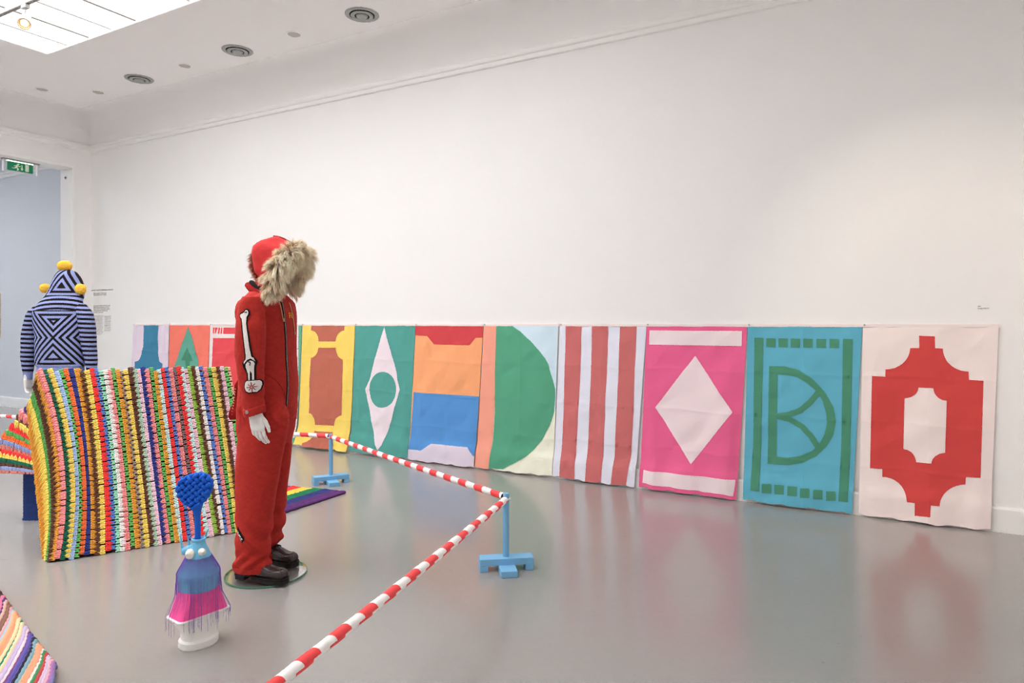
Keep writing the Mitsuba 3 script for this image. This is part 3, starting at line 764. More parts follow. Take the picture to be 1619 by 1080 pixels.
ZM_ = np.array([.10, .065, .035, .015, .005] + [0] * (NR - 5))
cen = [PchipInterpolator(idx, a) for a in (XT, YT, XM, XB, YB, ZB, ZT, ZM_)]


def panel(i, t):
    """the big striped cloth: i row position (whole numbers are row centres), t from the top edge to the floor"""
    xt, yt, xm, xb, yb, zb, zt, zm = (c(np.clip(i, -.6, NR - .4)) for c in cen)
    py = yt + t * (yb - yt)
    tm_ = (705 - yt) / (yb - yt)
    L0 = (t - tm_) * (t - 1) / ((0 - tm_) * (0 - 1)); L1 = t * (t - 1) / (tm_ * (tm_ - 1)); L2 = t * (t - tm_) / (1 - tm_)
    z = zt + (zb - zt) * t + zm + .05 * np.sin(np.pi * np.clip(t, 0, 1)) * np.clip(i / 20, 0, 1)
    return at(xt * L0 + xm * L1 + xb * L2, py, z)


cs = thing('crochet_sculpture', 'large draped crochet blanket in bright yarn stripes behind the red-suited mannequin', 'crochet sculpture')
rg = np.random.default_rng(3)
for k, r in enumerate(ROWS):
    n = int(round((YB[k] - YT[k]) / 7.9))
    part('yarn_row', stitch_row(panel, k - .5, k + .5, 0.004, .995, n, rg, flip=1 if k % 3 else -1, plain=(r[0] in ('blue', 'mint', 'green', 'grey', 'mauve', 'bright_green', 'peach')), fat=1.0 if k % 3 else 1.06), 'yarn_' + r[0], cs, smooth=True)
# dark sheet behind stitches and top fold paints the shade in the holes
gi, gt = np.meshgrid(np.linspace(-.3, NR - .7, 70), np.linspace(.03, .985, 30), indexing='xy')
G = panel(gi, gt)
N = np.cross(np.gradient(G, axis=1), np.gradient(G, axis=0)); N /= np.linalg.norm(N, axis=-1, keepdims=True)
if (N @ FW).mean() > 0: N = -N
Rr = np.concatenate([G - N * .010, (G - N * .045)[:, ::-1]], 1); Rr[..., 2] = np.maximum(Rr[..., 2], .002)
part('dark_backing', rings_mesh(Rr[::-1]), 'dark_backing', cs, smooth=45, label='dark brown sheet painting the shade in the stitch holes')
# the wing at the left
WING = [('light_blue', [(44.4, 638.5), (52, 650), (60, 666)]), ('navy', [(40, 644.4), (48, 656), (61, 675)]), ('pink', [(35, 653), (46, 664.4), (61, 682)]), ('brown', [(29.6, 661.5), (41.5, 670), (61, 689)]),
        ('yellow', [(27.8, 669), (46, 681.5), (61, 697)]), ('red', [(17.6, 676.4), (34, 684), (61, 703)]), ('green', [(14, 683.5), (33, 691), (61, 708)]), ('orange', [(7.4, 690.5), (32.4, 699), (61, 714)]),
        ('periwinkle', [(0, 697), (25, 703.5), (62, 721)]), ('coral', [(0, 706), (30.5, 712.5), (62, 726)]), ('red', [(0, 713), (32.4, 718.8), (62, 731)]), ('yellow', [(0, 720.5), (34, 725.6), (62, 736)]),
        ('dark_green', [(0, 727), (32.4, 731.5), (62, 740)]), ('brown', [(0, 733.6), (32, 737), (62, 743.5)]), ('periwinkle', [(0, 739.6), (37, 742.4), (63, 747)]), ('coral', [(0, 745.5), (32, 746.6), (63, 749.5)])]
WQ = [np.polyfit(*np.array(q, float).T, 2) if q[0][0] > 1 else np.polyfit(*np.array([(-60, q[0][1] - 1.5)] + q, float).T, 2) for _, q in WING]
WL = [max(-70.0, 47 - (q[0][1] - 636) / 1.106 - 1.0) if q[0][0] > 1 else -70.0 for _, q in WING]
WL = [q[0][0] - 2 if q[0][0] > 1 else max(-62.0, 47 - (q[0][1] - 636) / 1.106) for _, q in WING]
WLi = PchipInterpolator(np.arange(16), np.array(WL)); WQi = PchipInterpolator(np.arange(16), np.array(WQ))


def wing(i, t):
    ii = np.clip(i, -.6, 15.6)
    xl = WLi(ii); px = xl + t * (63.5 - xl); q = WQi(ii)
    py = q[..., 0] * px ** 2 + q[..., 1] * px + q[..., 2]
    return at(px, py, 4.50 + .05 * np.cos(np.clip((63 - px) / 40, 0, 3)) + (63 - px) * .005)


for k, (c_, q) in enumerate(WING):
    L = 63.5 - WL[k]
    part('wing_row', stitch_row(wing, k - .5, k + .5, 0.0, 1.0, max(4, int(round(L / 6.0))), rg, flip=1 if k % 2 else -1, plain=c_ in ('coral', 'brown'), fat=1.02), 'yarn_' + c_, cs, smooth=True)
gi, gt = np.meshgrid(np.linspace(-.2, 15.3, 30), np.linspace(.02, 1, 16), indexing='ij')
G = wing(gi, gt); N = np.cross(np.gradient(G, axis=1), np.gradient(G, axis=0)); N /= np.linalg.norm(N, axis=-1, keepdims=True)
if (N @ FW).mean() > 0: N = -N
part('wing_shade_backing', rings_mesh(np.concatenate([G - N * .008, (G - N * .035)[:, ::-1]], 1)), 'dark_backing', cs, smooth=45)  # dark sheet colouring in the shade between the wing stitches
# its dark blue foot
lo = on_floor(63, 818.5)
th = np.arange(64) * 2 * np.pi / 64
Rr = []
for h in np.linspace(0, .50, 60):
    c_, s_ = sup(th, 5)
    rr = 1 + .035 * np.abs(np.sin(8 * th)) + .02 * math.sin(h * 2 * math.pi / .022) + (.05 if h < .01 else 0)
    Rr.append(lo + (c_ * rr)[:, None] * RT * .085 + (s_ * rr)[:, None] * FW * .07 + UP * h)
part('foot', rings_mesh(np.array(Rr)), 'yarn_deep_blue', cs, smooth=50, label='dark blue knitted foot')

# rainbow wedge on the floor behind the mannequin
rug = thing('crochet_rug', 'flat rainbow striped crochet wedge pointing right on the floor', 'rug')
tip, A_, B_ = on_floor(547, 780.5), on_floor(447, 813.5), on_floor(450, 771.5)
A_ = tip + (A_ - tip) * 1.45; B_ = tip + (B_ - tip) * 1.40
bands = ['purple', 'purple', 'indigo', 'indigo', 'rainbow_green', 'rainbow_green', 'rainbow_yellow', 'rainbow_yellow', 'red', 'red', 'indigo', 'indigo', 'purple', 'purple', 'indigo', 'purple']
low = A_ - tip; up_ = B_ - tip
perp = up_ - low * (up_ @ low) / (low @ low)
for k, c_ in enumerate(bands):
    f0, f1 = k / len(bands), (k + 1) / len(bands)
    def rs(i, t, f0=f0, f1=f1):
        f = f0 + i * (f1 - f0)
        a = tip + up_ * f[..., None]; b = A_ + (B_ - A_) * f[..., None]
        return a + (b - a) * t[..., None] + np.array([0, 0, .012])
    L = np.linalg.norm(low) * (1 - (f0 + f1) / 2)
    part('yarn_row', stitch_row(rs, 0.0, 1.0, 0, 1, max(3, int(L / .026)), rg, plain=k % 2 == 0), 'yarn_' + c_, rug, smooth=True)
q = np.array([tip, B_, A_]); 
part('backing', extrude(Polygon(q[:, :2]).buffer(-.004), .008), 'dark_backing', rug)

# rag mat at the lower left corner
ragc = [(60, 110, 170), (90, 180, 180), (190, 120, 90), (80, 50, 60), (230, 120, 150), (80, 60, 120), (215, 175, 160), (140, 100, 85), (230, 170, 175), (160, 200, 225), (245, 180, 140), (240, 160, 120), (245, 215, 170), (40, 130, 105),
        (230, 215, 175), (200, 180, 215), (235, 220, 225), (130, 70, 120), (100, 90, 170), (40, 40, 54), (130, 170, 180), (215, 180, 150), (235, 160, 125), (235, 230, 220), (65, 140, 90), (195, 75, 75), (215, 190, 215), (240, 170, 175), (170, 120, 175), (130, 130, 185)]
for k, c_ in enumerate(ragc):
    mat(f'rag_{k}', C(*c_, k=.72), 0.85, 0.1, sheen=0.4)
rm = thing('rag_mat', 'mat of many-coloured cords at the lower left corner of the picture', 'rag rug')
ex = np.array([(-14, 922), (0, 941), (10, 955), (25, 975), (45, 1003), (65, 1030), (80, 1046), (86, 1055)], float)
es_ = np.concatenate([[0], np.cumsum(np.linalg.norm(np.diff(ex, axis=0), axis=1))])
hgt = .055
NC = 38
for k in range(NC):
    s_ = (k + .5) / NC * es_[-1]
    e = np.array([np.interp(s_, es_, ex[:, 0]), np.interp(s_, es_, ex[:, 1])])
    tail = k / (NC - 1)
    off = np.array([(3.0, 3), (0.5, 0), (-1.5, 8), (-6, 24), (-20, 52), (-42, 88), (-72, 130), (-110, 180)], float)
    if tail > .8: off[3:, 0] += np.array([3, 6, 9, 12, 14]) * (tail - .8) * 5
    hh = np.array([.018, .046, hgt, hgt + .012, hgt + .014, hgt + .014, hgt + .012, hgt + .01]) + rg.normal(0, .001, 8)
    p = np.array([on_floor(e[0] + o[0], e[1] + o[1], h_) for o, h_ in zip(off, hh)])
    p = spline(p, 60)
    r_ = .0105 * rg.uniform(.75, 1.15) * (1 + .10 * np.sin(np.arange(60) * 2.1 + k))
    part('cord', tube(p, r_, 10, flat=1.0), f'rag_{int(k * 30 / NC)}', rm, smooth=True)
pts = [on_floor(x_ + dx_, y_ + dy_, .02)[:2] for x_, y_, dx_, dy_ in [(*ex[0], -2, 6)] + [(*e_, -4, 6) for e_ in ex[1:]] + [(0, 1160, 0, 0), (-90, 1100, 0, 0)]]
part('base', extrude(Polygon(pts).buffer(0), .048), 'dark_backing', rm)

# ------------------------------------------------------------------ small figure of funnels and threads
mat('pot_white', C(240, 238, 234), 0.35, 0.5)
mat('plastic_pink', C(250, 84, 156, 1.0), 0.5, 0.4)
mat('plastic_aqua', C(112, 186, 222), 0.45, 0.4)
mat('felt_blue', C(30, 98, 206), 0.75, 0.2, sheen=.3)
mat('pearl', C(240, 234, 224), 0.25, 0.6)
mat('thread_purple', C(122, 84, 182), 0.6, 0.3)
fg = thing('funnel_figure', 'small figure of white pot, pink and aqua funnels, purple fringe and blue woven paddle', 'sculpture')
fo = on_floor(314, 1017)
ax = .6 * RT + .8 * FW; ax /= np.linalg.norm(ax)
FM = frame4(fo, ax, np.cross(UP, ax), UP)
part('pot', loft([(0, 0, 0, .080, .068, 2.2), (.006, 0, 0, .083, .070, 2.2), (.028, 0, 0, .083, .070, 2.2), (.034, 0, 0, .077, .065, 2.2), (.040, 0, 0, .072, .060, 2.3), (.06, 0, 0, .072, .057, 2.6), (.10, 0, 0, .090, .060, 4.0), (.136, 0, 0, .112, .062, 7.0)], 72, 60), 'pot_white', fg, smooth=40, M=FM)
part('rim', loft([(.134, 0, 0, .116, .065, 8), (.136, 0, 0, .119, .068, 8), (.141, 0, 0, .119, .068, 8), (.143, 0, 0, .116, .065, 8)], 72), 'pot_white', fg, smooth=40, M=FM)
part('pink_funnel', loft([(.143, 0, 0, .110, .061, 8), (.19, 0, 0, .095, .063, 5), (.24, 0, 0, .082, .068, 3.0), (.252, 0, 0, .078, .068, 2.6)], 72, 30), 'plastic_pink', fg, smooth=40, M=FM)
band = loft([(.248, 0, 0, .078, .078, 2), (.251, 0, 0, .081, .081, 2), (.296, 0, 0, .0835, .0835, 2), (.300, 0, 0, .0855, .0855, 2), (.318, 0, 0, .0855, .0855, 2), (.322, 0, 0, .083, .083, 2), (.385, 0, 0, .053, .053, 2), (.390, 0, 0, .050, .050, 2)], 32)
part('aqua_funnel', band, 'plastic_aqua', fg, smooth=20, M=FM)
part('neck', loft([(.386, 0, 0, .052, .052), (.402, 0, 0, .047, .047), (.425, 0, 0, .036, .036), (.455, 0, 0, .026, .026), (.458, 0, 0, .030, .030), (.466, 0, 0, .030, .030), (.467, 0, 0, .024, .024), (.455, 0, 0, .018, .018)], 40), 'plastic_aqua', fg, smooth=35, M=FM)
ul = lambda u, v, w: fo + RT * u - FW * v + UP * w            # right, towards the viewer, up
part('arm', moved(tube(np.array([[-.02, 0, .425], [-.04, .006, .417], [-.058, .010, .411], [-.066, .011, .409], [-.070, .0115, .408]]), [.017, .0185, .0185, .014, .004], 16), frame4(fo, RT, -FW, UP)), 'plastic_aqua', fg, smooth=True)
for a_, b_, c_ in (((-.066, .010, .418), (-.072, .010, .45), (-.074, .010, .490)), ((-.042, -.004, .425), (-.046, -.004, .45), (-.052, -.004, .478)), ((.016, -.024, .455), (.022, -.026, .475), (.032, -.028, .500))):
    p = spline(np.array([ul(*a_), ul(*b_), ul(*c_)]), 12)
    part('spike', tube(p, np.linspace(.0062, .0014, 12), 10), 'plastic_aqua', fg, smooth=True)
for u, v, w_, r in ((-.019, .049, .412, .0225), (.034, .040, .418, .0165)):
    d = np.array([u, v, .4 * .03]); d /= np.linalg.norm(d); D = RT * d[0] - FW * d[1] + UP * d[2]
    a = np.cross(UP, D); a /= np.linalg.norm(a)
    part('pearl', lathe([(0, -.012), (r * .75, -.010), (r, -.001), (r * .96, .004), (r * .72, .010), (r * .62, .0115), (r * .36, .0175), (r * .26, .019), (0, .023)], 28), 'pearl', fg, smooth=25, M=frame4(ul(u, v, w_) - D * .004, a, np.cross(D, a), D))
# fringe: threads hung from the neck over the cone
th_ = []
rf = np.random.default_rng(8)
NTH = 140
for k in range(NTH):
    a = (k + rf.uniform(-.35, .35)) / NTH * 2 * np.pi
    c_, s_ = math.cos(a), math.sin(a); j = rf.uniform(0, .003)
    e = (rf.uniform(.065, .12) if rf.uniform() < .42 else rf.uniform(.17, .31)); aa = a + rf.normal(0, .035)
    c2, s2 = math.cos(aa), math.sin(aa)
    sway = rf.normal(0, .004)
    rr = .0875 + j
    low_r = max(rr + sway, .0872 if e > .16 else .0885)
    # where the pot's rim and the pink funnel stick out further, the threads lie on them
    fl = 1 / (abs(c2) ** 5 / .098 ** 5 + abs(s2) ** 5 / .067 ** 5) ** .2
    fr_ = 1 / (abs(c2) ** 8 / .121 ** 8 + abs(s2) ** 8 / .070 ** 8) ** .125
    P = [(.0535 * c_, .0535 * s_, .389), (.0555 * c_, .0555 * s_, .386), (rr * c_, rr * s_, .3225), (rr * c2, rr * s2, .30), (max(rr, fl * .92) * c2, max(rr, fl * .92) * s2, .22), (max(rr, fr_) * c2, max(rr, fr_) * s2, .146), (max(low_r, fr_) * c2, max(low_r, fr_) * s2, min(e, .128))]
    P = np.array(P)
    if e > .125:
        zz = P[:, 2]; m_ = int(np.argmax(zz < e))
        if m_ > 0:
            q_ = (zz[m_ - 1] - e) / (zz[m_ - 1] - zz[m_] + 1e-9); P = np.vstack([P[:m_], P[m_ - 1] * (1 - q_) + P[m_] * q_])
    th_.append(tube(P, .00066, 4, caps=False))
part('fringe', cat(th_), 'thread_purple', fg, smooth=True, stuff=True, M=FM, label='purple thread fringe')
# woven paddle
PX = [(278, 774), (281, 763), (287, 757), (297, 751), (308, 748), (320, 746.5), (330, 751), (335.5, 758), (337, 767), (334, 779), (328, 789), (320, 797), (316, 803), (312, 806), (304, 803), (293, 797), (284, 789)]
zc = (fo - [0, 0, EYE]) @ FW
pl = np.array([[(x_ - CX) / FOCAL * zc - fo @ RT, EYE - (y_ - HORIZON) / FOCAL * zc] for x_, y_ in PX])
outl = Polygon(pl).buffer(.010).buffer(-.010)
core = extrude(outl.buffer(-.006), .014, .01); core.apply_translation([0, 0, -.007])
PMx = frame4(fo, RT, UP, -FW)
part('paddle_core', core, 'felt_blue', fg, M=PMx)
rng_ = np.array(outl.buffer(-.008).exterior.segmentize(.004).coords)
part('paddle_rim', tube(np.column_stack([rng_, np.sin(np.arange(len(rng_)) * .8) * .003]), .0095 + .0012 * np.sin(np.arange(len(rng_)) * 1.1), 12), 'felt_blue', fg, smooth=True, M=PMx)
inn = outl.buffer(-.007)
ctr = np.array(inn.centroid.coords[0])
for fam, ang in ((0, 38), (1, -46)):
    d = np.array([math.cos(math.radians(ang)), math.sin(math.radians(ang))]); nrm = np.array([-d[1], d[0]])
    for k in range(-4, 5):
        o = ctr + nrm * k * .0215
        seg = LineString([o - d * .2, o + d * .2]).intersection(inn)
        if seg.is_empty or seg.length < .02: continue
        p = np.array(seg.segmentize(.003).coords) if seg.geom_type == 'LineString' else np.array(seg.geoms[0].segmentize(.003).coords)
        s_ = (p - ctr) @ d
        zz = .0095 + .0070 * (1 - 2 * fam) * np.cos(np.pi * (s_ / .0216 + k))
        part('woven_strand', tube(np.column_stack([p, zz]), .0086, 10, flat=1.0), 'felt_blue', fg, smooth=True, M=PMx)
st = np.array([[(x_ - CX) / FOCAL * zc - fo @ RT, EYE - (y_ - HORIZON) / FOCAL * zc, 0] for x_, y_ in ((310, 799), (311.5, 808), (312, 818), (312.5, 838), (312.5, 866))])
part('stalk', tube(spline(st, 30), np.interp(np.linspace(0, 1, 30), [0, .12, .25, 1], [.030, .018, .0125, .0125]), 18), 'felt_blue', fg, smooth=True, M=PMx)

# ------------------------------------------------------------------ hands and shoes, shared by both mannequins
def hand_mesh():
    """a hanging right hand: x to the thumb side, y to the palm side, z up; the wrist at the origin"""
    ms = []
    palm = [(-.024, 0, -.012, .017), (.022, 0, -.012, .018), (.031, .002, -.085, .0125), (.010, -.001, -.090, .0135), (-.010, 0, -.087, .013), (-.028, .003, -.078, .012), (.0, 0, .05, .026)]
    ms.append(Manifold.batch_hull([ball(p[:3], p[3], 20) for p in palm[:6]]))
    ms.append(Manifold.batch_hull([ball((-.014, 0, .06), .022, 20), ball((.014, 0, .06), .022, 20), ball((-.020, 0, -.012), .018, 20), ball((.019, 0, -.012), .018, 20)]))
    for x, zk, L, cur, spread in ((.031, -.086, (.042, .025, .021), 14, .10), (.0105, -.091, (.046, .028, .022), 20, .02), (-.0105, -.088, (.043, .026, .021), 26, -.03), (-.0285, -.079, (.034, .020, .018), 30, -.08)):
        c = np.array([x, .001, zk]); a = math.radians(cur * .6); ch = [(*c, .0100)]
        for k, l in enumerate(L):
            c = c + l * np.array([spread * math.cos(a), math.sin(a), -math.cos(a)]); ch.append((*c, (.0090, .0082, .0070)[k])); a += math.radians(cur * (1.25, 1.0, 0)[k])
        ms += bones(ch, 16)
    ms += bones([(.020, .006, -.022, .016), (.043, .012, -.052, .0125), (.054, .016, -.082, .0105), (.056, .021, -.108, .0080)], 16)
    return relax(join(ms), .0045, 6)


def shoe(parent, M):
    so = Polygon([(-.095, -.020), (-.085, -.034), (-.05, -.037), (.0, -.034), (.05, -.040), (.11, -.049), (.155, -.046), (.185, -.034), (.197, -.014), (.197, .012), (.186, .032), (.155, .044), (.11, .046), (.05, .036), (.0, .032), (-.05, .036), (-.085, .033), (-.095, .02)]).buffer(.006, join_style='round').buffer(-.003)
    sole = extrude(so.intersection(sbox(.012, -.1, .3, .1)), .020); sole.apply_translation([0, 0, .002])
    heel = extrude(so.intersection(sbox(-.2, -.1, -.030, .1)), .030); heel.apply_translation([0, 0, 0])
    welt = extrude(so.buffer(.001), .007); welt.apply_translation([0, 0, .024])
    part('sole', cat([sole, welt]), 'shoe_sole', parent, M=M)
    part('heel_line', extrude(so.intersection(sbox(-.2, -.1, -.029, .1)).buffer(.0015), .003), 'heel_blue', parent, M=M @ frame4([0, 0, .021], [1, 0, 0], [0, 1, 0], [0, 0, 1]))
    part('heel', heel, 'shoe_sole', parent, M=M)
    E = lambda x, y, z, rx, ry, rz: Manifold.sphere(1, 40).scale([rx, ry, rz]).translate([x, y, z])
    up = join([Manifold.batch_hull([E(-.058, 0, .055, .036, .034, .034), E(-.045, 0, .105, .040, .036, .02), E(.03, 0, .09, .05, .034, .02)]),
               Manifold.batch_hull([E(-.058, 0, .055, .036, .034, .034), E(.03, 0, .085, .05, .034, .02), E(.105, 0, .050, .05, .045, .032)]),
               Manifold.batch_hull([E(.105, 0, .050, .05, .045, .032), E(.158, .018, .046, .034, .022, .030), E(.158, -.018, .046, .034, .022, .030)])])
    up = up.trim_by_plane([0, 0, 1], .029)
    t = relax(up, .006, 6)
    part('upper', t, 'shoe_leather', parent, smooth=True, M=M)
    st = [(.178 - .0, y) for y in ()]
    vv = np.asarray(t.vertices); nn = np.asarray(t.vertex_normals); ok = nn[:, 2] > .1
    f1 = NearestNDInterpolator(vv[ok][:, :2], vv[ok][:, 2])
    pth = spline(np.array([[.055, -.034, 0], [.10, -.036, 0], [.145, -.032, 0], [.166, -.014, 0], [.168, .010, 0], [.150, .030, 0], [.10, .035, 0], [.055, .033, 0]]), 80)
    pth[:, 2] = f1(pth[:, :2]) + .001
    part('seam', tube(pth, .0018, 6), 'shoe_sole', parent, smooth=True, M=M)
    part('stitching', cat([tube(pth[k:k + 2], .0013, 5) for k in range(22, 60, 3)]), 'thread_white', parent, M=M, stuff=True)
    fl = spline(np.array([[.052, -.030, 0], [.060, -.012, 0], [.050, 0, 0], [.060, .012, 0], [.052, .030, 0]]), 30); fl[:, 2] = f1(fl[:, :2]) + .0015
    part('strap', tube(fl, .004, 8, flat=.5), 'shoe_leather', parent, smooth=True, M=M)


mat('mannequin_white', C(236, 234, 230), 0.45, 0.4)
mat('shoe_leather', C(48, 36, 36), 0.32, 0.5)
mat('heel_blue', C(44, 48, 110), .5, .3)
mat('shoe_sole', C(28, 23, 24), 0.6, 0.3)
mat('thread_white', C(220, 214, 205), 0.7, 0.2)
def felt_fn(p, n, uv):
    a = mikit.fbm(p.x * 55, p.y * 55, p.z * 70, 3)
    return mikit.mix(mi.Color3f(*C(160, 41, 36)), mi.Color3f(*C(186, 54, 47)), a)
mat('felt_red', mikit.proc(felt_fn), 0.9, 0.1, sheen=0.5)
mat('felt_scarlet', C(198, 54, 54), 0.85, 0.12, sheen=0.4)
mat('felt_dark_red', C(140, 26, 26), 0.9, 0.1)
mat('cloth_black', C(28, 24, 26), 0.9, 0.1)
mat('cloth_white', C(232, 226, 222), 0.85, 0.1)
mat('zip_metal', C(150, 135, 130), 0.35, 0.6)
mat('cord_beige', C(206, 160, 116), 0.7, 0.2)
mat('letter_yellow', C(240, 170, 50), 0.7, 0.2)
scene['fur'] = {'type': 'twosided', 'b': {'type': 'principled', 'base_color': {'type': 'mesh_attribute', 'name': 'vertex_color'}, 'roughness': .7, 'specular': .2}}
scene['glass_plate'] = {'type': 'thindielectric', 'int_ior': 1.5}
mat('glass_edge', C(70, 122, 96), 0.12, 0.6)
HAND = hand_mesh()

# ------------------------------------------------------------------ the red-suited mannequin (f forward, l to its left, h up; its right side faces the viewer)
Z0 = 3.885; U0 = (418 - CX) / FOCAL * Z0
TH = math.radians(14); ct, st_ = math.cos(TH), math.sin(TH)
MO = at(418, HORIZON + EYE * FOCAL / Z0, Z0)
MF, ML = ct * RT - st_ * FW, st_ * RT + ct * FW
MM = frame4(MO, MF, ML, UP)
UA, VA = np.array([ct, st_, 0]), np.array([st_, -ct, 0])               # the picture's right and towards the viewer, in the figure's own axes
WA = np.array([0, 0, 1.0])


def fl(px, py, l):
    f = 0.0
    for _ in range(4):
        z = Z0 - (f * st_ - l * ct)
        f = (((px - CX) / FOCAL * z - U0) - l * st_) / ct
    return np.array([f, l, EYE - (py - HORIZON) / FOCAL * z])


def sec(py, xl, xr, l, bl, e=2.0):
    z = Z0 + l * ct
    ul_, ur_ = [(x - CX) / FOCAL * z - U0 for x in (xl, xr)]
    hw = (ur_ - ul_) / 2
    af = math.sqrt(max(hw ** 2 - (bl * st_) ** 2, (.45 * hw) ** 2)) / ct
    return (EYE - (py - HORIZON) / FOCAL * z, ((ul_ + ur_) / 2 - l * st_) / ct, l, af, bl, e)


mn = thing('mannequin', 'white mannequin in a red hooded jumpsuit with fur-trimmed hood, standing on a round glass plate', 'mannequin')
torso = [sec(*a) for a in ((700, 384, 458, 0, .155), (670, 379, 464, 0, .185), (640, 380, 466, 0, .190), (600, 383, 467.5, 0, .182), (560, 384, 465.5, 0, .182), (520, 383, 464, 0, .195), (495, 384, 461, 0, .205, 2.3), (480, 388, 458, 0, .195, 2.4), (470, 394, 454, 0, .165), (461, 399, 447, 0, .115), (452, 404, 443, 0, .075), (440, 408, 440, 0, .065))]
legn = [sec(*a) for a in ((900, 371, 428, -.125, .082), (888, 371.5, 428, -.125, .086), (872, 375, 425, -.124, .084), (850, 375.5, 427, -.122, .088), (820, 374.5, 431, -.118, .092), (780, 374, 437, -.11, .096), (740, 374, 444, -.104, .100), (700, 376, 453, -.098, .102), (660, 379, 460, -.092, .098), (640, 386, 454, -.085, .085), (612, 396, 446, -.07, .06))]
legf = [sec(*a) for a in ((880, 393, 442, .125, .082), (866, 394, 438, .124, .084), (850, 394, 444, .122, .086), (820, 392, 448.5, .118, .090), (780, 391, 452.5, .11, .095), (740, 391, 457, .104, .100), (700, 390, 461, .098, .102), (660, 388, 462, .092, .098), (640, 393, 456, .085, .085), (612, 400, 448, .07, .06))]
def arm(sg):
    ss = [sec(a, b, c, -.215 if a < 500 else -.232, r) for a, b, c, r in ((648, 390, 420, .048), (630, 387, 420, .056), (610, 382, 419.5, .062), (585, 377, 420, .066), (555, 373.5, 421, .068), (520, 375, 421.5, .070), (495, 377, 420, .066), (478, 381, 416, .058), (468, 387, 411, .040))]
    return [(h, f - (.10 if sg > 0 else 0), sg * -l, a, b, 2.0) for h, f, l, a, b, _ in ss]
mk = lambda s_: to_m(loft(s_, 44, 46))
shoulders = Manifold.batch_hull([ball(fl(421, 478, -.10), .062, 24), ball(fl(402, 486, -.195), .050, 24), ball(fl(404, 480, -.195), .040, 24)])
s2_ = Manifold.batch_hull([ball(np.array([p[0], -p[1], p[2]]), r, 24) for p, r in ((fl(421, 478, -.10) - [.05, 0, 0], .062), (fl(402, 486, -.195) - [.10, 0, 0], .050), (fl(404, 480, -.195) - [.10, 0, 0], .040))])
suit = relax(join([mk(torso), mk(legn), mk(legf), mk(arm(-1)), mk(arm(1)), shoulders, s2_]), .017, 10)
v, n = np.asarray(suit.vertices).copy(), np.asarray(suit.vertex_normals)
h_ = v[:, 2]
wr = (meshkit.fbm(np.column_stack([v[:, 0] * 9, v[:, 1] * 9, h_ * 5]), 3, 2) - .5) * .016
def bump(h0, w, per, ph, slope): return np.exp(-((h_ - h0) / w) ** 2) * np.sin((h_ + slope * v[:, 0]) * 2 * np.pi / per + ph)
legs_ = (h_ < .5)
wr += np.where(legs_, .010 * bump(.26, .10, .13, .4, 1.1) + .009 * bump(.13, .05, .075, 1.2, -.9), 0)
wr += np.where((h_ > .85) & (np.abs(v[:, 1]) > .17), .003 * bump(1.00, .14, .075, .3, 1.1), 0) + .004 * bump(.90, .05, .06, 0, 1.5) * (v[:, 0] > .02)
wr += np.where(legs_ & (h_ < .17), .004 * np.sin(np.arctan2(v[:, 0], np.abs(v[:, 1]) - .12) * 5), 0)
arm_side = np.abs(v[:, 1]) > .165
wr += np.where(arm_side & (h_ < .985) & (h_ > .87), .007 * np.sin(v[:, 0] * 190 + h_ * 9) * np.exp(-((h_ - .93) / .03) ** 2), 0)
suit = trimesh.Trimesh(v + n * wr[:, None], suit.faces, process=False)
part('jumpsuit', suit, 'felt_red', mn, smooth=True, M=MM)
# hems
for nm, lst in (('hem', legn), ('hem', legf)):
    h0, cf, cl, af, bl, _ = lst[0]
    a = np.linspace(0, 2 * np.pi, 50)[:-1]
    ring_ = lambda k, h: np.stack([cf + k * af * np.cos(a), cl + k * bl * np.sin(a), np.full(len(a), h)], 1)
    Rr = np.array([ring_(.93, h0 + .02), ring_(1.0, h0 - .002), ring_(1.05, h0 + .002), ring_(1.055, h0 + .022), ring_(1.04, h0 + .027), ring_(.98, h0 + .028)])
    part(nm, rings_mesh(Rr, caps=False), 'felt_red', mn, smooth=50, M=MM)
for sg in (-1, 1):
    h0, cf, cl, af, bl, _ = arm(sg)[0]
    a = np.linspace(0, 2 * np.pi, 50)[:-1]
    def ring_(k, h):
        f_ = cf + k * af * np.cos(a)
        return np.stack([f_, cl + k * bl * np.sin(a), h + .22 * (f_ - cf) + .004 * np.cos(2 * a)], 1)
    Rr = np.array([ring_(.80, h0), ring_(.98, h0 - .024), ring_(1.10, h0 - .026), ring_(1.15, h0 - .014), ring_(1.16, h0 + .008), ring_(1.12, h0 + .016), ring_(.98, h0 + .018)])
    part('cuff', rings_mesh(Rr, caps=False), 'felt_red', mn, smooth=60, M=MM)
    HM = frame4([cf + .006, cl, h0 - .012], np.array([.99, 0, .12]) / np.linalg.norm([.99, 0, .12]), [0, -sg * 1.0, 0], [-.12, 0, .99]) if sg < 0 else frame4([cf + .006, cl, h0 - .012], [1, 0, 0], [0, -1, 0], [0, 0, 1])
    part('hand', HAND, 'mannequin_white', mn, smooth=True, M=MM @ HM)
part('button', moved(lathe([(0, 0), (.009, 0), (.009, .003), (.006, .005), (0, .004)], 18), frame4(fl(390.5, 652, -.29), UA, WA, VA)), 'zip_metal', mn, M=MM)
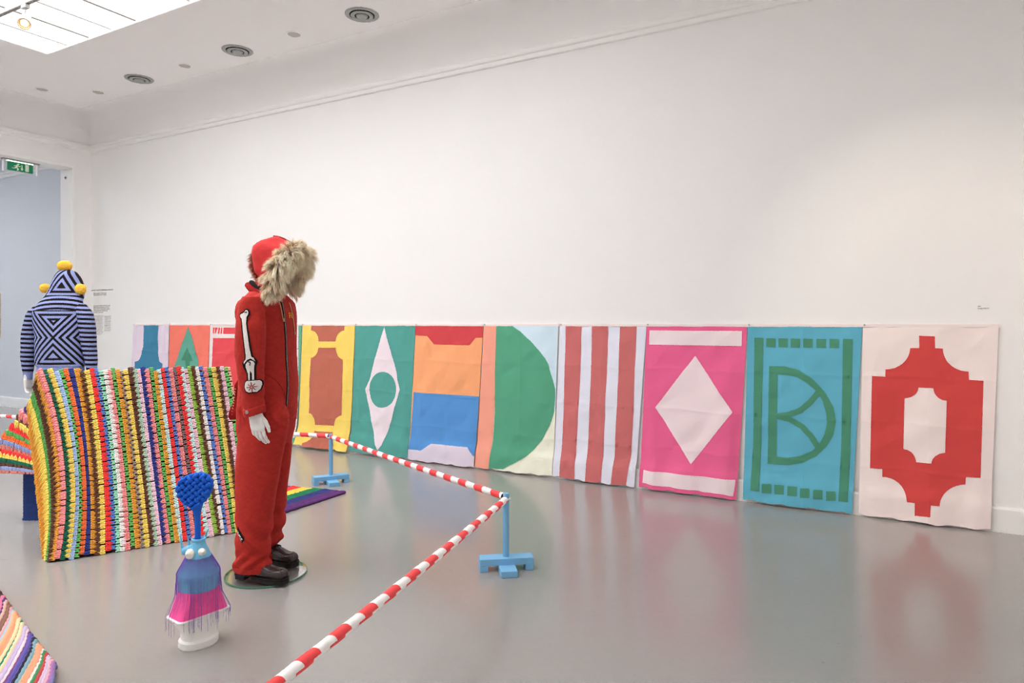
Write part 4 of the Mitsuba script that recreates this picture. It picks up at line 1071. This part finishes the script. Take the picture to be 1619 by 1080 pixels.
# what is sewn on
pz = Z0 - .29
P2 = lambda pts: [((x - CX) / FOCAL * pz - U0, EYE - (y - HORIZON) / FOCAL * pz) for x, y in pts]
near_arm = lambda m, ok: trimesh.Trimesh(m.vertices, m.faces[(m.triangles_center[:, 1] < -.212)], process=False)
armm = near_arm(suit, None)
_ok = np.asarray(armm.vertex_normals) @ VA > .25
_ok &= np.isin(np.arange(len(armm.vertices)), np.unique(armm.faces))
_A = np.asarray(armm.vertices)[_ok]; _q = np.stack([_A @ UA, _A @ WA], 1); _m, _s = _q.mean(0), _q.std(0)
_pow = [(i_, j_) for i_ in range(6) for j_ in range(8) if i_ + j_ <= 8]
_base = lambda x_: np.stack([((x_[:, 0] - _m[0]) / _s[0]) ** i_ * ((x_[:, 1] - _m[1]) / _s[1]) ** j_ for i_, j_ in _pow], 1)
_co = np.linalg.lstsq(_base(_q), _A @ VA, rcond=None)[0]
arm_fn = lambda x_: _base(x_) @ _co + .0035
def sew(pts, lift, th=.0025, m='cloth_white', name='patch', tgt=None, n=VA, label=None, P=None):
    pg = P if P is not None else Polygon(P2(pts)).buffer(.0015).buffer(-.0015)
    part(name, drape(pg, tgt if tgt is not None else armm, UA, WA, n, th, lift, .010, arm_fn if tgt is None else None), m, mn, smooth=40, M=MM, label=label)
bone_o = [(388, 489.5), (391, 488), (394, 489.5), (396.5, 493), (396.5, 498), (394, 502), (393.8, 510), (396.5, 527), (400, 552), (402.3, 563), (406, 567), (408, 572), (406.5, 577), (405.7, 584), (406, 602), (393.5, 602), (392.5, 590), (387.5, 580.5), (386, 574), (389.5, 569), (390, 562), (388, 545), (385.5, 527), (383.5, 512), (382.2, 505), (379.6, 501), (379.4, 497), (382, 494), (385.5, 493)]
sew(bone_o, .0008, m='cloth_black', name='bone_outline')
sew([(389.5, 490.4), (392.4, 490.6), (394.2, 494), (393.8, 497.6), (391.8, 501.5), (391.8, 511), (394.5, 528), (397.5, 550), (400, 563.5), (403.5, 566), (405, 571), (403, 569.4), (399, 566.6), (395, 568), (391.5, 571.5), (389, 575), (388.4, 572), (391.7, 568), (392, 562), (390, 545), (387.6, 527), (385.6, 512), (384.2, 504.5), (381, 500.4), (381, 497.4), (384.5, 495.8), (387.5, 494.4)], .0032, m='cloth_white', name='upper_bone')
sew([(391.5, 575.5), (394.5, 571.5), (399, 569.5), (402.8, 571), (404.5, 574.5), (403.6, 580), (403.6, 602), (400.8, 602), (400.6, 590), (398, 585), (397.6, 591), (397.6, 602), (395.4, 602), (394.8, 590), (391.5, 580)], .0032, m='cloth_white', name='lower_bone')
sew([(389.5, 604), (392, 600.8), (410, 599.6), (413, 602), (413.6, 608), (412, 616), (408, 620.5), (395, 621.5), (390, 618.5), (388, 612)], .0034, m='cloth_black', name='badge_outline')
sew([(390.6, 604.5), (393, 602), (409, 601), (411.8, 603), (412.3, 608), (410.8, 615), (407.4, 619), (395.6, 620), (391.3, 617.4), (389.4, 612)], .0050, m='cloth_white', name='badge')
c0 = np.array(P2([(400.5, 611.5)])[0])
for k in range(8):
    a = k * math.pi / 4 + .1; d = np.array([math.cos(a), math.sin(a)])
    sew(None, .0078, m='felt_dark_red', name='badge_ray', P=LineString([c0 + d * .005, c0 + d * (.026 if k % 2 == 0 else .022)]).buffer(.0014))
for hk in ([(389, 494.5), (390.5, 492.8), (392, 494.2)], [(395.5, 572.2), (397.5, 571.5), (399, 573.5), (397.8, 575.8), (398.4, 577.2)]):
    sew(None, .0064, m='cloth_black', name='bone_mark', P=LineString(P2(hk)).buffer(.0017))
pz = Z0 - .20
legm = trimesh.Trimesh(suit.vertices, suit.faces[(suit.triangles_center[:, 1] < -.05) & (suit.triangles_center[:, 2] < .6)], process=False)
sew([(375.5, 833), (388.5, 848.5), (388, 853), (382, 858.5), (375.5, 849)], .001, m='cloth_black', name='leg_patch', tgt=legm)
for q in ([(376.5, 838), (378.5, 841), (378, 847), (376.2, 846)], [(379.5, 843), (383, 847), (381.5, 849), (379, 846.4)], [(384, 848.5), (386.3, 850.8), (384.5, 852.4), (382.5, 850)], [(379, 849), (382.5, 852.6), (381.8, 856.4), (379.6, 853.4)]):
    sew(q, .0036, .0015, 'cloth_white', 'leg_patch_mark', legm)
bodym = trimesh.Trimesh(suit.vertices, suit.faces[(np.abs(suit.triangles_center[:, 1]) < .17) & (suit.triangles_center[:, 2] > .6)], process=False)
F_, L_ = np.array([1.0, 0, 0]), np.array([0, 1.0, 0])
ZL = -.040
hz = [EYE - (y_ - HORIZON) / FOCAL * (Z0 - .05) for y_ in (472, 641)]
part('zip_tape', drape(sbox(ZL - .0085, hz[1], ZL + .0085, hz[0]), bodym, L_, WA, F_, .002, .0006, .012), 'cloth_black', mn, smooth=40, M=MM)
part('zip_teeth', drape(unary_union([sbox(ZL - .0035, z_, ZL + .0035, z_ + .0045) for z_ in np.arange(hz[1], hz[0], .0075)]), bodym, L_, WA, F_, .0022, .0028, .03), 'zip_metal', mn, M=MM, stuff=True)
tm = meshkit.text_mesh('FU', .028, .002, bold=True)
v = np.asarray(tm.vertices)
vs_, ns_ = np.asarray(bodym.vertices), np.asarray(bodym.vertex_normals); ok = ns_[:, 0] > .05
fi = NearestNDInterpolator(vs_[ok][:, 1:], vs_[ok][:, 0])
fs_ = LinearNDInterpolator(vs_[ok][:, 1:], vs_[ok][:, 0])
X = np.column_stack([v[:, 0] + .000, v[:, 1] + EYE + .030]); hh = fs_(X); hh = np.where(np.isnan(hh), fi(X), hh)
part('chest_letters', trimesh.Trimesh(np.column_stack([hh + .0015 + v[:, 2], X]), tm.faces, process=False), 'letter_yellow', mn, M=MM)
def on_front(pts, r, lift, n_=60):
    p = spline(np.array([[0, a, b] for a, b in pts]), n_); X = p[:, 1:]; hh = fs_(X); hh = np.where(np.isnan(hh), fi(X), hh)
    return tube(np.column_stack([hh + lift, X]), r, 8)
H2 = lambda y_: EYE - (y_ - HORIZON) / FOCAL * (Z0 - .05)
part('drawstring', on_front([(-.066, H2(478)), (-.062, H2(490)), (-.054, H2(505))], .0032, .004), 'cord_beige', mn, smooth=True, M=MM)
part('drawstring', on_front([(.030, H2(478)), (.042, H2(500)), (.055, H2(526))], .0032, .004), 'cord_beige', mn, smooth=True, M=MM)
for a, y_ in ((-.0535, 506), (.055, 527)):
    X = np.array([[a, H2(y_)]]); part('toggle', moved(lathe([(0, -.010), (.005, -.008), (.0055, .006), (0, .009)], 12), frame4([float(fi(X)[0]) + .006, a, H2(y_)], F_, L_, WA)), 'cord_beige', mn, smooth=True, M=MM)
ok2 = np.asarray(bodym.vertex_normals) @ VA > .02
gi_ = NearestNDInterpolator(np.column_stack([vs_[ok2] @ UA, vs_[ok2][:, 2]]), vs_[ok2] @ VA)
pz = Z0 - .10
pp = spline(np.array([[*q_, 0] for q_ in P2([(423, 589), (431, 592), (440, 600), (447, 612), (450.5, 626), (451.5, 645)])]), 50)
pv = gi_(pp[:, :2])
part('pocket_seam', tube(pp[:, :1] * UA + pp[:, 1:2] * WA + (pv[:, None] + .0005) * VA, .0014, 6), 'felt_dark_red', mn, smooth=True, M=MM)
# the loose flap behind the back
fp = [fl(x_, y_, .02) for x_, y_ in ((379, 600), (382, 604), (383.5, 640), (381, 652), (374, 663), (366, 663.5), (364.5, 659), (370, 635), (375.5, 608))]
pg = Polygon([(p[0], p[2]) for p in fp])
e = extrude(pg, .05, .02); vv = np.asarray(e.vertices)
part('back_flap', trimesh.Trimesh(np.column_stack([vv[:, 0], .055 - vv[:, 2] + .01 * np.sin(vv[:, 1] * 40), vv[:, 1]]), e.faces, process=False), 'felt_dark_red', mn, smooth=40, M=MM)
fr2 = np.random.default_rng(4)
for a_, b_ in (((373.5, 611), (367.5, 655)),):
    ps = [fl(a_[0] + (b_[0] - a_[0]) * q, a_[1] + (b_[1] - a_[1]) * q, .0) + np.array([-.002, -.002, 0]) for q in np.linspace(0, 1, 11)]
    part('flap_stitch', cat([tube(np.array([p + [-.004, 0, .004], p + [.004, 0, -.002]]), .0026, 6) for p in ps]), 'cord_beige', mn, M=MM, stuff=True)
# head, hood, collar
hd = join([Manifold.sphere(1, 40).scale([.095, .075, .115]).rotate([0, 22, 0]).translate([float(x) for x in fl(436, 417, 0)]), *bones([(*fl(422, 450, 0), .055), (*fl(430, 430, 0), .058)], 24), ball(fl(453, 426, 0), .016), ball(fl(447, 441, 0), .030), ball(fl(450, 417, .028), .018), ball(fl(450, 417, -.028), .018)])
part('head', relax(hd, .008, 6), 'mannequin_white', mn, smooth=True, M=MM)
sp = lambda lst: [ball(fl(x_, y_, l_ * s_), r_, 28) for x_, y_, l_, r_ in lst for s_ in (-1, 1)]
hood = Manifold.batch_hull(sp([(423, 402, .035, .086), (419, 423, .045, .060), (436, 388, .03, .050), (452, 400, .075, .040), (440, 434, .095, .040), (433, 446, .06, .040), (456, 392, .03, .036)]))
hole_ = Manifold.batch_hull(sp([(470, 420, .06, .050), (452, 420, .055, .045), (462, 445, .05, .050), (447, 440, .05, .04)]))
ht = relax(hood - hole_, .010, 6)
v, n = np.asarray(ht.vertices).copy(), np.asarray(ht.vertex_normals)
ht = trimesh.Trimesh(v + n * ((meshkit.fbm(v * 14, 2, 5) - .5) * .010)[:, None], ht.faces, process=False)
hk = part('hood', ht, 'felt_scarlet', mn, smooth=True, M=MM)
rid = spline(np.array([fl(*q, 0) for q in ((433, 373.5), (441, 374.5), (450, 378), (457, 382), (462, 386))]), 24)
part('strap', tube(rid, .0085, 10, flat=.45), 'felt_dark_red', hk, smooth=True, M=MM)
col = spline(np.array([fl(416, 466, -.105), fl(402, 460, -.085), fl(394.5, 453, -.02), fl(396, 452, .05), fl(408, 460, .10)]), 40)
part('collar', tube(col, .024, 14, flat=.75), 'felt_dark_red', mn, smooth=True, M=MM)
col2 = col + np.array([.016, 0, .016])
part('collar_lining', tube(col2 * np.array([1, .9, 1]), .014, 12), 'cloth_black', mn, smooth=True, M=MM)


def strands(root, dirs, length, width, droop, rgn, dark, light, seg=4):
    """tapering hairs as narrow ribbons with a colour from root to tip"""
    k = len(root); tt = np.linspace(0, 1, seg + 1)
    p = root[:, None] + dirs[:, None] * (length[:, None] * tt)[..., None] + np.array([0, 0, -1.0]) * (droop[:, None] * tt ** 2 * length[:, None])[..., None]
    curl = rgn.normal(0, 1, (k, 3)); curl -= dirs * (curl * dirs).sum(1, keepdims=True); curl /= np.linalg.norm(curl, axis=1, keepdims=True)
    p += curl[:, None] * (length[:, None] * .14 * np.sin(tt * 3.0) * rgn.uniform(.2, 1, (k, 1)))[..., None]
    sd = np.cross(dirs, rgn.normal(0, 1, (k, 3))); sd /= np.linalg.norm(sd, axis=1, keepdims=True)
    w_ = width[:, None] * (1 - .85 * tt ** 1.5)
    V = np.stack([p - sd[:, None] * w_[..., None], p + sd[:, None] * w_[..., None]], 2).reshape(-1, 3)
    b = (np.arange(k) * (seg + 1) * 2)[:, None] + (np.arange(seg) * 2)[None]
    F = np.concatenate([np.stack([b, b + 1, b + 3], -1), np.stack([b, b + 3, b + 2], -1)], 1).reshape(-1, 3)
    mixv = np.clip(tt[None] * 1.05 + rgn.normal(0, .16, (k, 1)), 0, 1)
    colr = np.asarray(dark)[:, None] * (1 - mixv[..., None]) + np.asarray(light)[:, None] * mixv[..., None]
    colr = np.repeat(colr[:, :, None], 2, 2).reshape(-1, 3)
    return trimesh.Trimesh(V, F, process=False), colr


path = spline(np.array([fl(436, 466, -.125), fl(431, 452, -.150), fl(434, 436, -.158), fl(444, 416, -.142), fl(457, 401, -.10), fl(470, 395, -.03), fl(478, 401, .04), (fl(477, 416, .10)), fl(469, 438, .13), fl(459, 460, .12)]), 200)
fg_ = np.random.default_rng(9)
cen_ = path.mean(0); nd = np.array([.93, 0, -.36])
K = 20000
ii = fg_.integers(0, 200, K)
tt_, A3, B3 = frames(path)
an = fg_.uniform(0, 2 * np.pi, K)
rad = np.cos(an)[:, None] * A3[ii] + np.sin(an)[:, None] * B3[ii]
root = path[ii] + rad * .022 + tt_[ii] * fg_.normal(0, .004, K)[:, None]
out = path[ii] - cen_; out -= nd * (out @ nd)[:, None]; out /= np.linalg.norm(out, axis=1, keepdims=True)
dirs = rad * .75 + out * .55 - nd * .10 + np.array([0, 0, -.25]) + fg_.normal(0, .22, (K, 3))
inw = fg_.uniform(0, 1, K) < .38
dirs[inw] = (-out * .75 + nd * .55 + rad * .3 + np.array([0, 0, -.25]) + fg_.normal(0, .25, (K, 3)))[inw]
clump = fg_.normal(0, .3, (90, 3)); dirs = dirs + clump[(ii // 9 * 4 + (an / 1.6).astype(int)) % 90]
dirs /= np.linalg.norm(dirs, axis=1, keepdims=True)
ends = np.minimum(ii, 199 - ii) / 40
Ln = fg_.uniform(.042, .080, K) * np.clip(.75 + .25 * ends, 0, 1.0)
ctr_ = fg_.choice(K, 520, replace=False)
from scipy.spatial import cKDTree
near_ = cKDTree(np.hstack([root[ctr_], dirs[ctr_] * .02])).query(np.hstack([root, dirs * .02]))[1]
tip_ = root + dirs * Ln[:, None]; tip_ = tip_ * .42 + (root[ctr_] + dirs[ctr_] * Ln[ctr_][:, None])[near_] * .58
dirs = tip_ - root; Ln = np.linalg.norm(dirs, axis=1); dirs /= Ln[:, None]
tint = fg_.uniform(.8, 1.12, (520, 1))[near_]
dk = lin(np.array([194, 157, 124])) * fg_.uniform(.35, 1.3, (K, 1)); lt = lin(np.array([255, 242, 217])) * fg_.uniform(.92, 1.08, (K, 1)) * np.clip(tint + .06, 0, 1.1)
mm, cc = strands(root, dirs, Ln, np.full(K, .0019), fg_.uniform(.2, .6, K), fg_, np.clip(dk, 0, .95), np.clip(lt, 0, .95))
part('fur_trim', moved(mm, MM), 'fur', hk, smooth=True, color=cc, stuff=True, label='long beige and brown fur trim')
part('fur_backing', tube(path, .024, 14), 'fur_base', hk, smooth=True, M=MM)
mat('fur_base', C(150, 122, 98), .9, .1)
bp = spline(np.array([fl(409, 386, -.03), fl(401, 404, -.03), fl(399, 416, -.03), fl(404, 432, -.035), fl(410, 446, -.04)]), 60)
K = 1500; ii = fg_.integers(0, 60, K)
dirs = np.array([-.8, -.25, -.3]) + fg_.normal(0, .5, (K, 3)); dirs /= np.linalg.norm(dirs, axis=1, keepdims=True)
pick = fg_.integers(0, 4, K); cs4 = lin(np.array([[214, 120, 60], [90, 30, 28], [236, 220, 200], [190, 50, 44]]))
mm, cc = strands(bp[ii] + np.column_stack([fg_.normal(0, .004, K), fg_.uniform(-.015, .05, K), np.zeros(K)]), dirs, fg_.uniform(.012, .03, K), np.full(K, .0022), fg_.uniform(0, .4, K), fg_, cs4[pick] * .7, cs4[pick])
part('fringe', moved(mm, MM), 'fur', hk, smooth=True, color=cc, stuff=True, label='short orange and brown fringe along the back seam')
# shoes and plate
for l_, px, py in ((-.125, 414, 917.5), (.125, 437, 894)):
    z = Z0 + l_ * ct
    f0 = (((px - CX) / FOCAL * z - U0) - l_ * st_) / ct
    a = math.radians(-5 if l_ < 0 else -9)
    SM = frame4([f0 - .045, l_, .0125], [math.cos(a), -math.sin(a) * -1, 0], [-math.sin(a), math.cos(a), 0], [0, 0, 1])
    SM[:3, 0] = np.array([math.cos(a), math.sin(a), 0]) * (1.10 if l_ < 0 else 1.0)
    sk = part('ankle', loft([(.03, -.02, 0, .036, .03), (.10, -.02, 0, .036, .032), (.17, -.018, 0, .042, .038)], 24), 'mannequin_white', mn, smooth=True, M=MM @ SM)
    shoe(mn, MM @ SM)
dk_ = on_floor(421, 908)
PMt = frame4(dk_, RT, FW, UP)
part('glass_plate', lathe([(0, .002), (.2205, .002), (.2205, .012), (0, .012)], 96), 'glass_plate', mn, M=PMt, label='round glass base plate')
part('plate_edge', lathe([(.2190, .0015), (.2225, .002), (.2230, .007), (.2225, .012), (.2190, .0122), (.2190, .0015)], 96), 'glass_edge', mn, smooth=30, M=PMt)

# ------------------------------------------------------------------ the figure in the striped hooded sweater (u right, d away, h up; seen from behind)
ZB_ = 6.0; BO = at(93, HORIZON + EYE * FOCAL / ZB_, ZB_); BU0 = (93 - CX) / FOCAL * ZB_
BM = frame4(BO, RT, FW, UP)
bu = lambda px: (px - CX) / FOCAL * ZB_ - BU0
bh = lambda py: EYE - (py - HORIZON) / FOCAL * ZB_
PER = 7.1 / FOCAL * ZB_
KB, KP = C(26, 21, 28), C(140, 151, 198)
bub = lambda px, z: (px - CX) / FOCAL * z - BU0
ua, ha = bub(85, 5.885), EYE - (534 - HORIZON) / FOCAL * 5.885                 # where the two triangles of the back meet
def tri(x, y, half, top):
    return x, y
def knit_fn(p, n, uv):
    x, y = uv.x - ua, uv.y - ha
    k = 40.0 / 43.0
    nrm = math.sqrt(1 + k * k)
    s = (dr.abs(x) - k * dr.abs(y)) / nrm                     # outside the crossed lines > 0
    top, bot = bh(491) - ha, ha - bh(581)
    base = dr.select(y > 0, top - y, bot + y)
    inside = dr.minimum(-s, dr.maximum(base, 0))
    d1 = dr.select(s > 0, s, inside)
    # the hood: upright triangle with bands along its edges
    hy = uv.y - float(bh(469))
    hx = uv.x - float(bub(95, 5.93)) - 0.06 * hy
    apex = float(bh(424) - bh(469)); kk = float((bu(126) - bu(66)) / 2) / apex
    e = (kk * (apex - hy) - dr.abs(hx + 0.04 * 0)) / math.sqrt(1 + kk * kk)
    d2 = dr.select(e > 0, dr.minimum(e, hy), -e)
    arc_ = hy + 0.55 * hx * hx
    d3 = -arc_
    d = dr.select(y < top, d1, dr.select(hy > 0.004, d2, d3 + 0.012))
    q = d / PER + 0.24
    q = q - dr.floor(q)
    return dr.select(q < 0.47, mi.Color3f(*KB), mi.Color3f(*KP))
def sleeve_fn(p, n, uv):
    q = uv.y / PER; q = q - dr.floor(q)
    return dr.select(q < 0.47, mi.Color3f(*KB), mi.Color3f(*KP))
mat('knit_pattern', mikit.proc(knit_fn), .85, .12, sheen=.3)
mat('knit_stripes', mikit.proc(sleeve_fn), .85, .12, sheen=.3)
mat('knit_blue', C(128, 142, 190), .85, .12, sheen=.3)
mat('pompom_yellow', C(248, 204, 84), .9, .1, sheen=.5)
mat('trouser_navy', C(38, 44, 70), .85, .1)
bs = thing('mannequin', 'white mannequin in a blue and black striped hooded sweater with yellow pompoms, seen from behind', 'mannequin')
bsec = lambda py, xl, xr, rd, cd=0.0: (bh(py), (bu(xl) + bu(xr)) / 2, cd, (bu(xr) - bu(xl)) / 2, rd)
body = loft([bsec(*a) for a in ((579, 59, 132.5, .118), (570, 57.5, 132, .124), (555, 57.5, 131.5, .126), (535, 57, 131, .126), (512, 53.5, 132.5, .122), (496, 52, 133, .115), (489, 54, 132.5, .108), (482, 59.5, 131, .10), (476, 64.5, 128.5, .098, .01), (470, 68, 127.2, .105, .03), (462, 71.5, 125.8, .118, .05), (452, 76, 123.4, .125, .06), (442, 80.5, 119.5, .118, .06), (434, 84.5, 116, .095, .05), (429, 88, 112.5, .065, .045), (426.5, 92.5, 108.5, .03, .04))], 96, 160)
v = np.asarray(body.vertices)
nn_ = body.vertex_normals
v2 = v + nn_ * ((meshkit.fbm(v * np.array([9, 9, 6]), 3, 3) - .5) * .010)[:, None]
body = trimesh.Trimesh(v2, body.faces, process=False)
def around(m, n_):
    """cloth coordinates: half projected, half measured round the body from the middle of the back"""
    vv = np.asarray(m.vertices)[:-2].reshape(-1, n_, 3)
    cx, rx = vv[..., 0].mean(1, keepdims=True), np.ptp(vv[..., 0], axis=1, keepdims=True) / 2
    th_ = np.arange(n_) * 2 * np.pi / n_ + np.pi / 2; th_ = (th_ + np.pi) % (2 * np.pi) - np.pi
    return np.concatenate([np.stack([cx + rx * (.55 * np.sin(th_) + .45 * th_), vv[..., 2]], -1).reshape(-1, 2), np.asarray(m.vertices)[-2:][:, [0, 2]]])


part('hooded_sweater', moved(body, BM), 'knit_pattern', bs, smooth=True, uv=around(trimesh.Trimesh(v, body.faces, process=False), 96))
part('waistband', loft([bsec(596, 61, 131, .115), bsec(590, 60.5, 131.5, .118), bsec(582, 60.5, 131.5, .118), bsec(577, 61, 131, .116)], 64, 16), 'knit_blue', bs, smooth=40, M=BM)
def bsleeve(rows):
    m = loft([bsec(*a) for a in rows], 48, 60)
    v = np.asarray(m.vertices); n = m.vertex_normals
    m2 = trimesh.Trimesh(v + n * ((meshkit.fbm(v * np.array([12, 12, 9]), 3, 6) - .5) * .012)[:, None], m.faces, process=False)
    part('sleeve', moved(m2, BM), 'knit_stripes', bs, smooth=True, uv=np.column_stack([v[:, 0], v[:, 2] + .05 * v[:, 0]]))
bsleeve(((588, 37, 51, .040), (575, 35, 53, .052), (555, 34.2, 56, .062, .0), (530, 36, 58.5, .070), (510, 40, 61, .072), (496, 45, 63, .070), (487, 52, 66, .055), (482, 60, 69, .03)))
bsleeve(((588, 138, 152, .040), (575, 136, 152.5, .052), (555, 132, 151.5, .062), (530, 128, 150, .070), (510, 125, 148.5, .072), (496, 122, 145.5, .070), (487, 119.5, 140, .055), (480, 118, 133, .03)))
for s_, x_ in ((-1, 44.2), (1, 145)):
    part('wristband', loft([bsec(599, x_ - 6, x_ + 6, .032), bsec(592, x_ - 6.4, x_ + 6.6, .036), bsec(586.5, x_ - 6.8, x_ + 6.8, .040)], 36, 10), 'knit_blue', bs, smooth=40, M=BM)
    HM = frame4([bu(x_ + .5), -.0, bh(598)], [.25 * -s_, .97, 0], [-s_ * .97, -.25, 0], [0, 0, 1]); HM[:3, :2] /= np.linalg.norm(HM[:3, :2], axis=0)
    part('hand', HAND, 'mannequin_white', bs, smooth=True, M=BM @ HM)
def pompom(u, d, h, rx, rz):
    s = trimesh.creation.icosphere(5, 1.0); v = np.asarray(s.vertices)
    k = 1 + .16 * (meshkit.noise(v * 9, 3) - .5) + .20 * (meshkit.noise(v * 22, 4) - .5)
    v = v * k[:, None] * np.array([rx, rx, rz]) + np.array([u, d, h])
    part('pompom', trimesh.Trimesh(v, s.faces, process=False), 'pompom_yellow', bs, smooth=True, M=BM, label='yellow pompom')
pompom(bub(102.2, 6.03), .03, bh(420.2), .056, .046)
pompom(bub(127, 6.02), .02, bh(457.2), .045, .047)
pompom(bub(71.0, 6.10), .10, bh(455), .042, .040)
for s_ in (-1, 1):
    part('trouser_leg', loft([(.06, s_ * .10 + .0, .0, .085, .10), (.45, s_ * .10, 0, .09, .10), (.80, s_ * .095, 0, .10, .115), (.93, s_ * .08, 0, .10, .11), (1.0, s_ * .05, 0, .12, .10)], 36, 20), 'trouser_navy', bs, smooth=True, M=BM)
    SM = frame4([s_ * .10, -.02, .0125], [0, 1, 0], [-1, 0, 0], [0, 0, 1])
    shoe(bs, BM @ SM)
part('glass_plate', lathe([(0, .002), (.2205, .002), (.2205, .012), (0, .012)], 64), 'glass_plate', bs, M=BM)
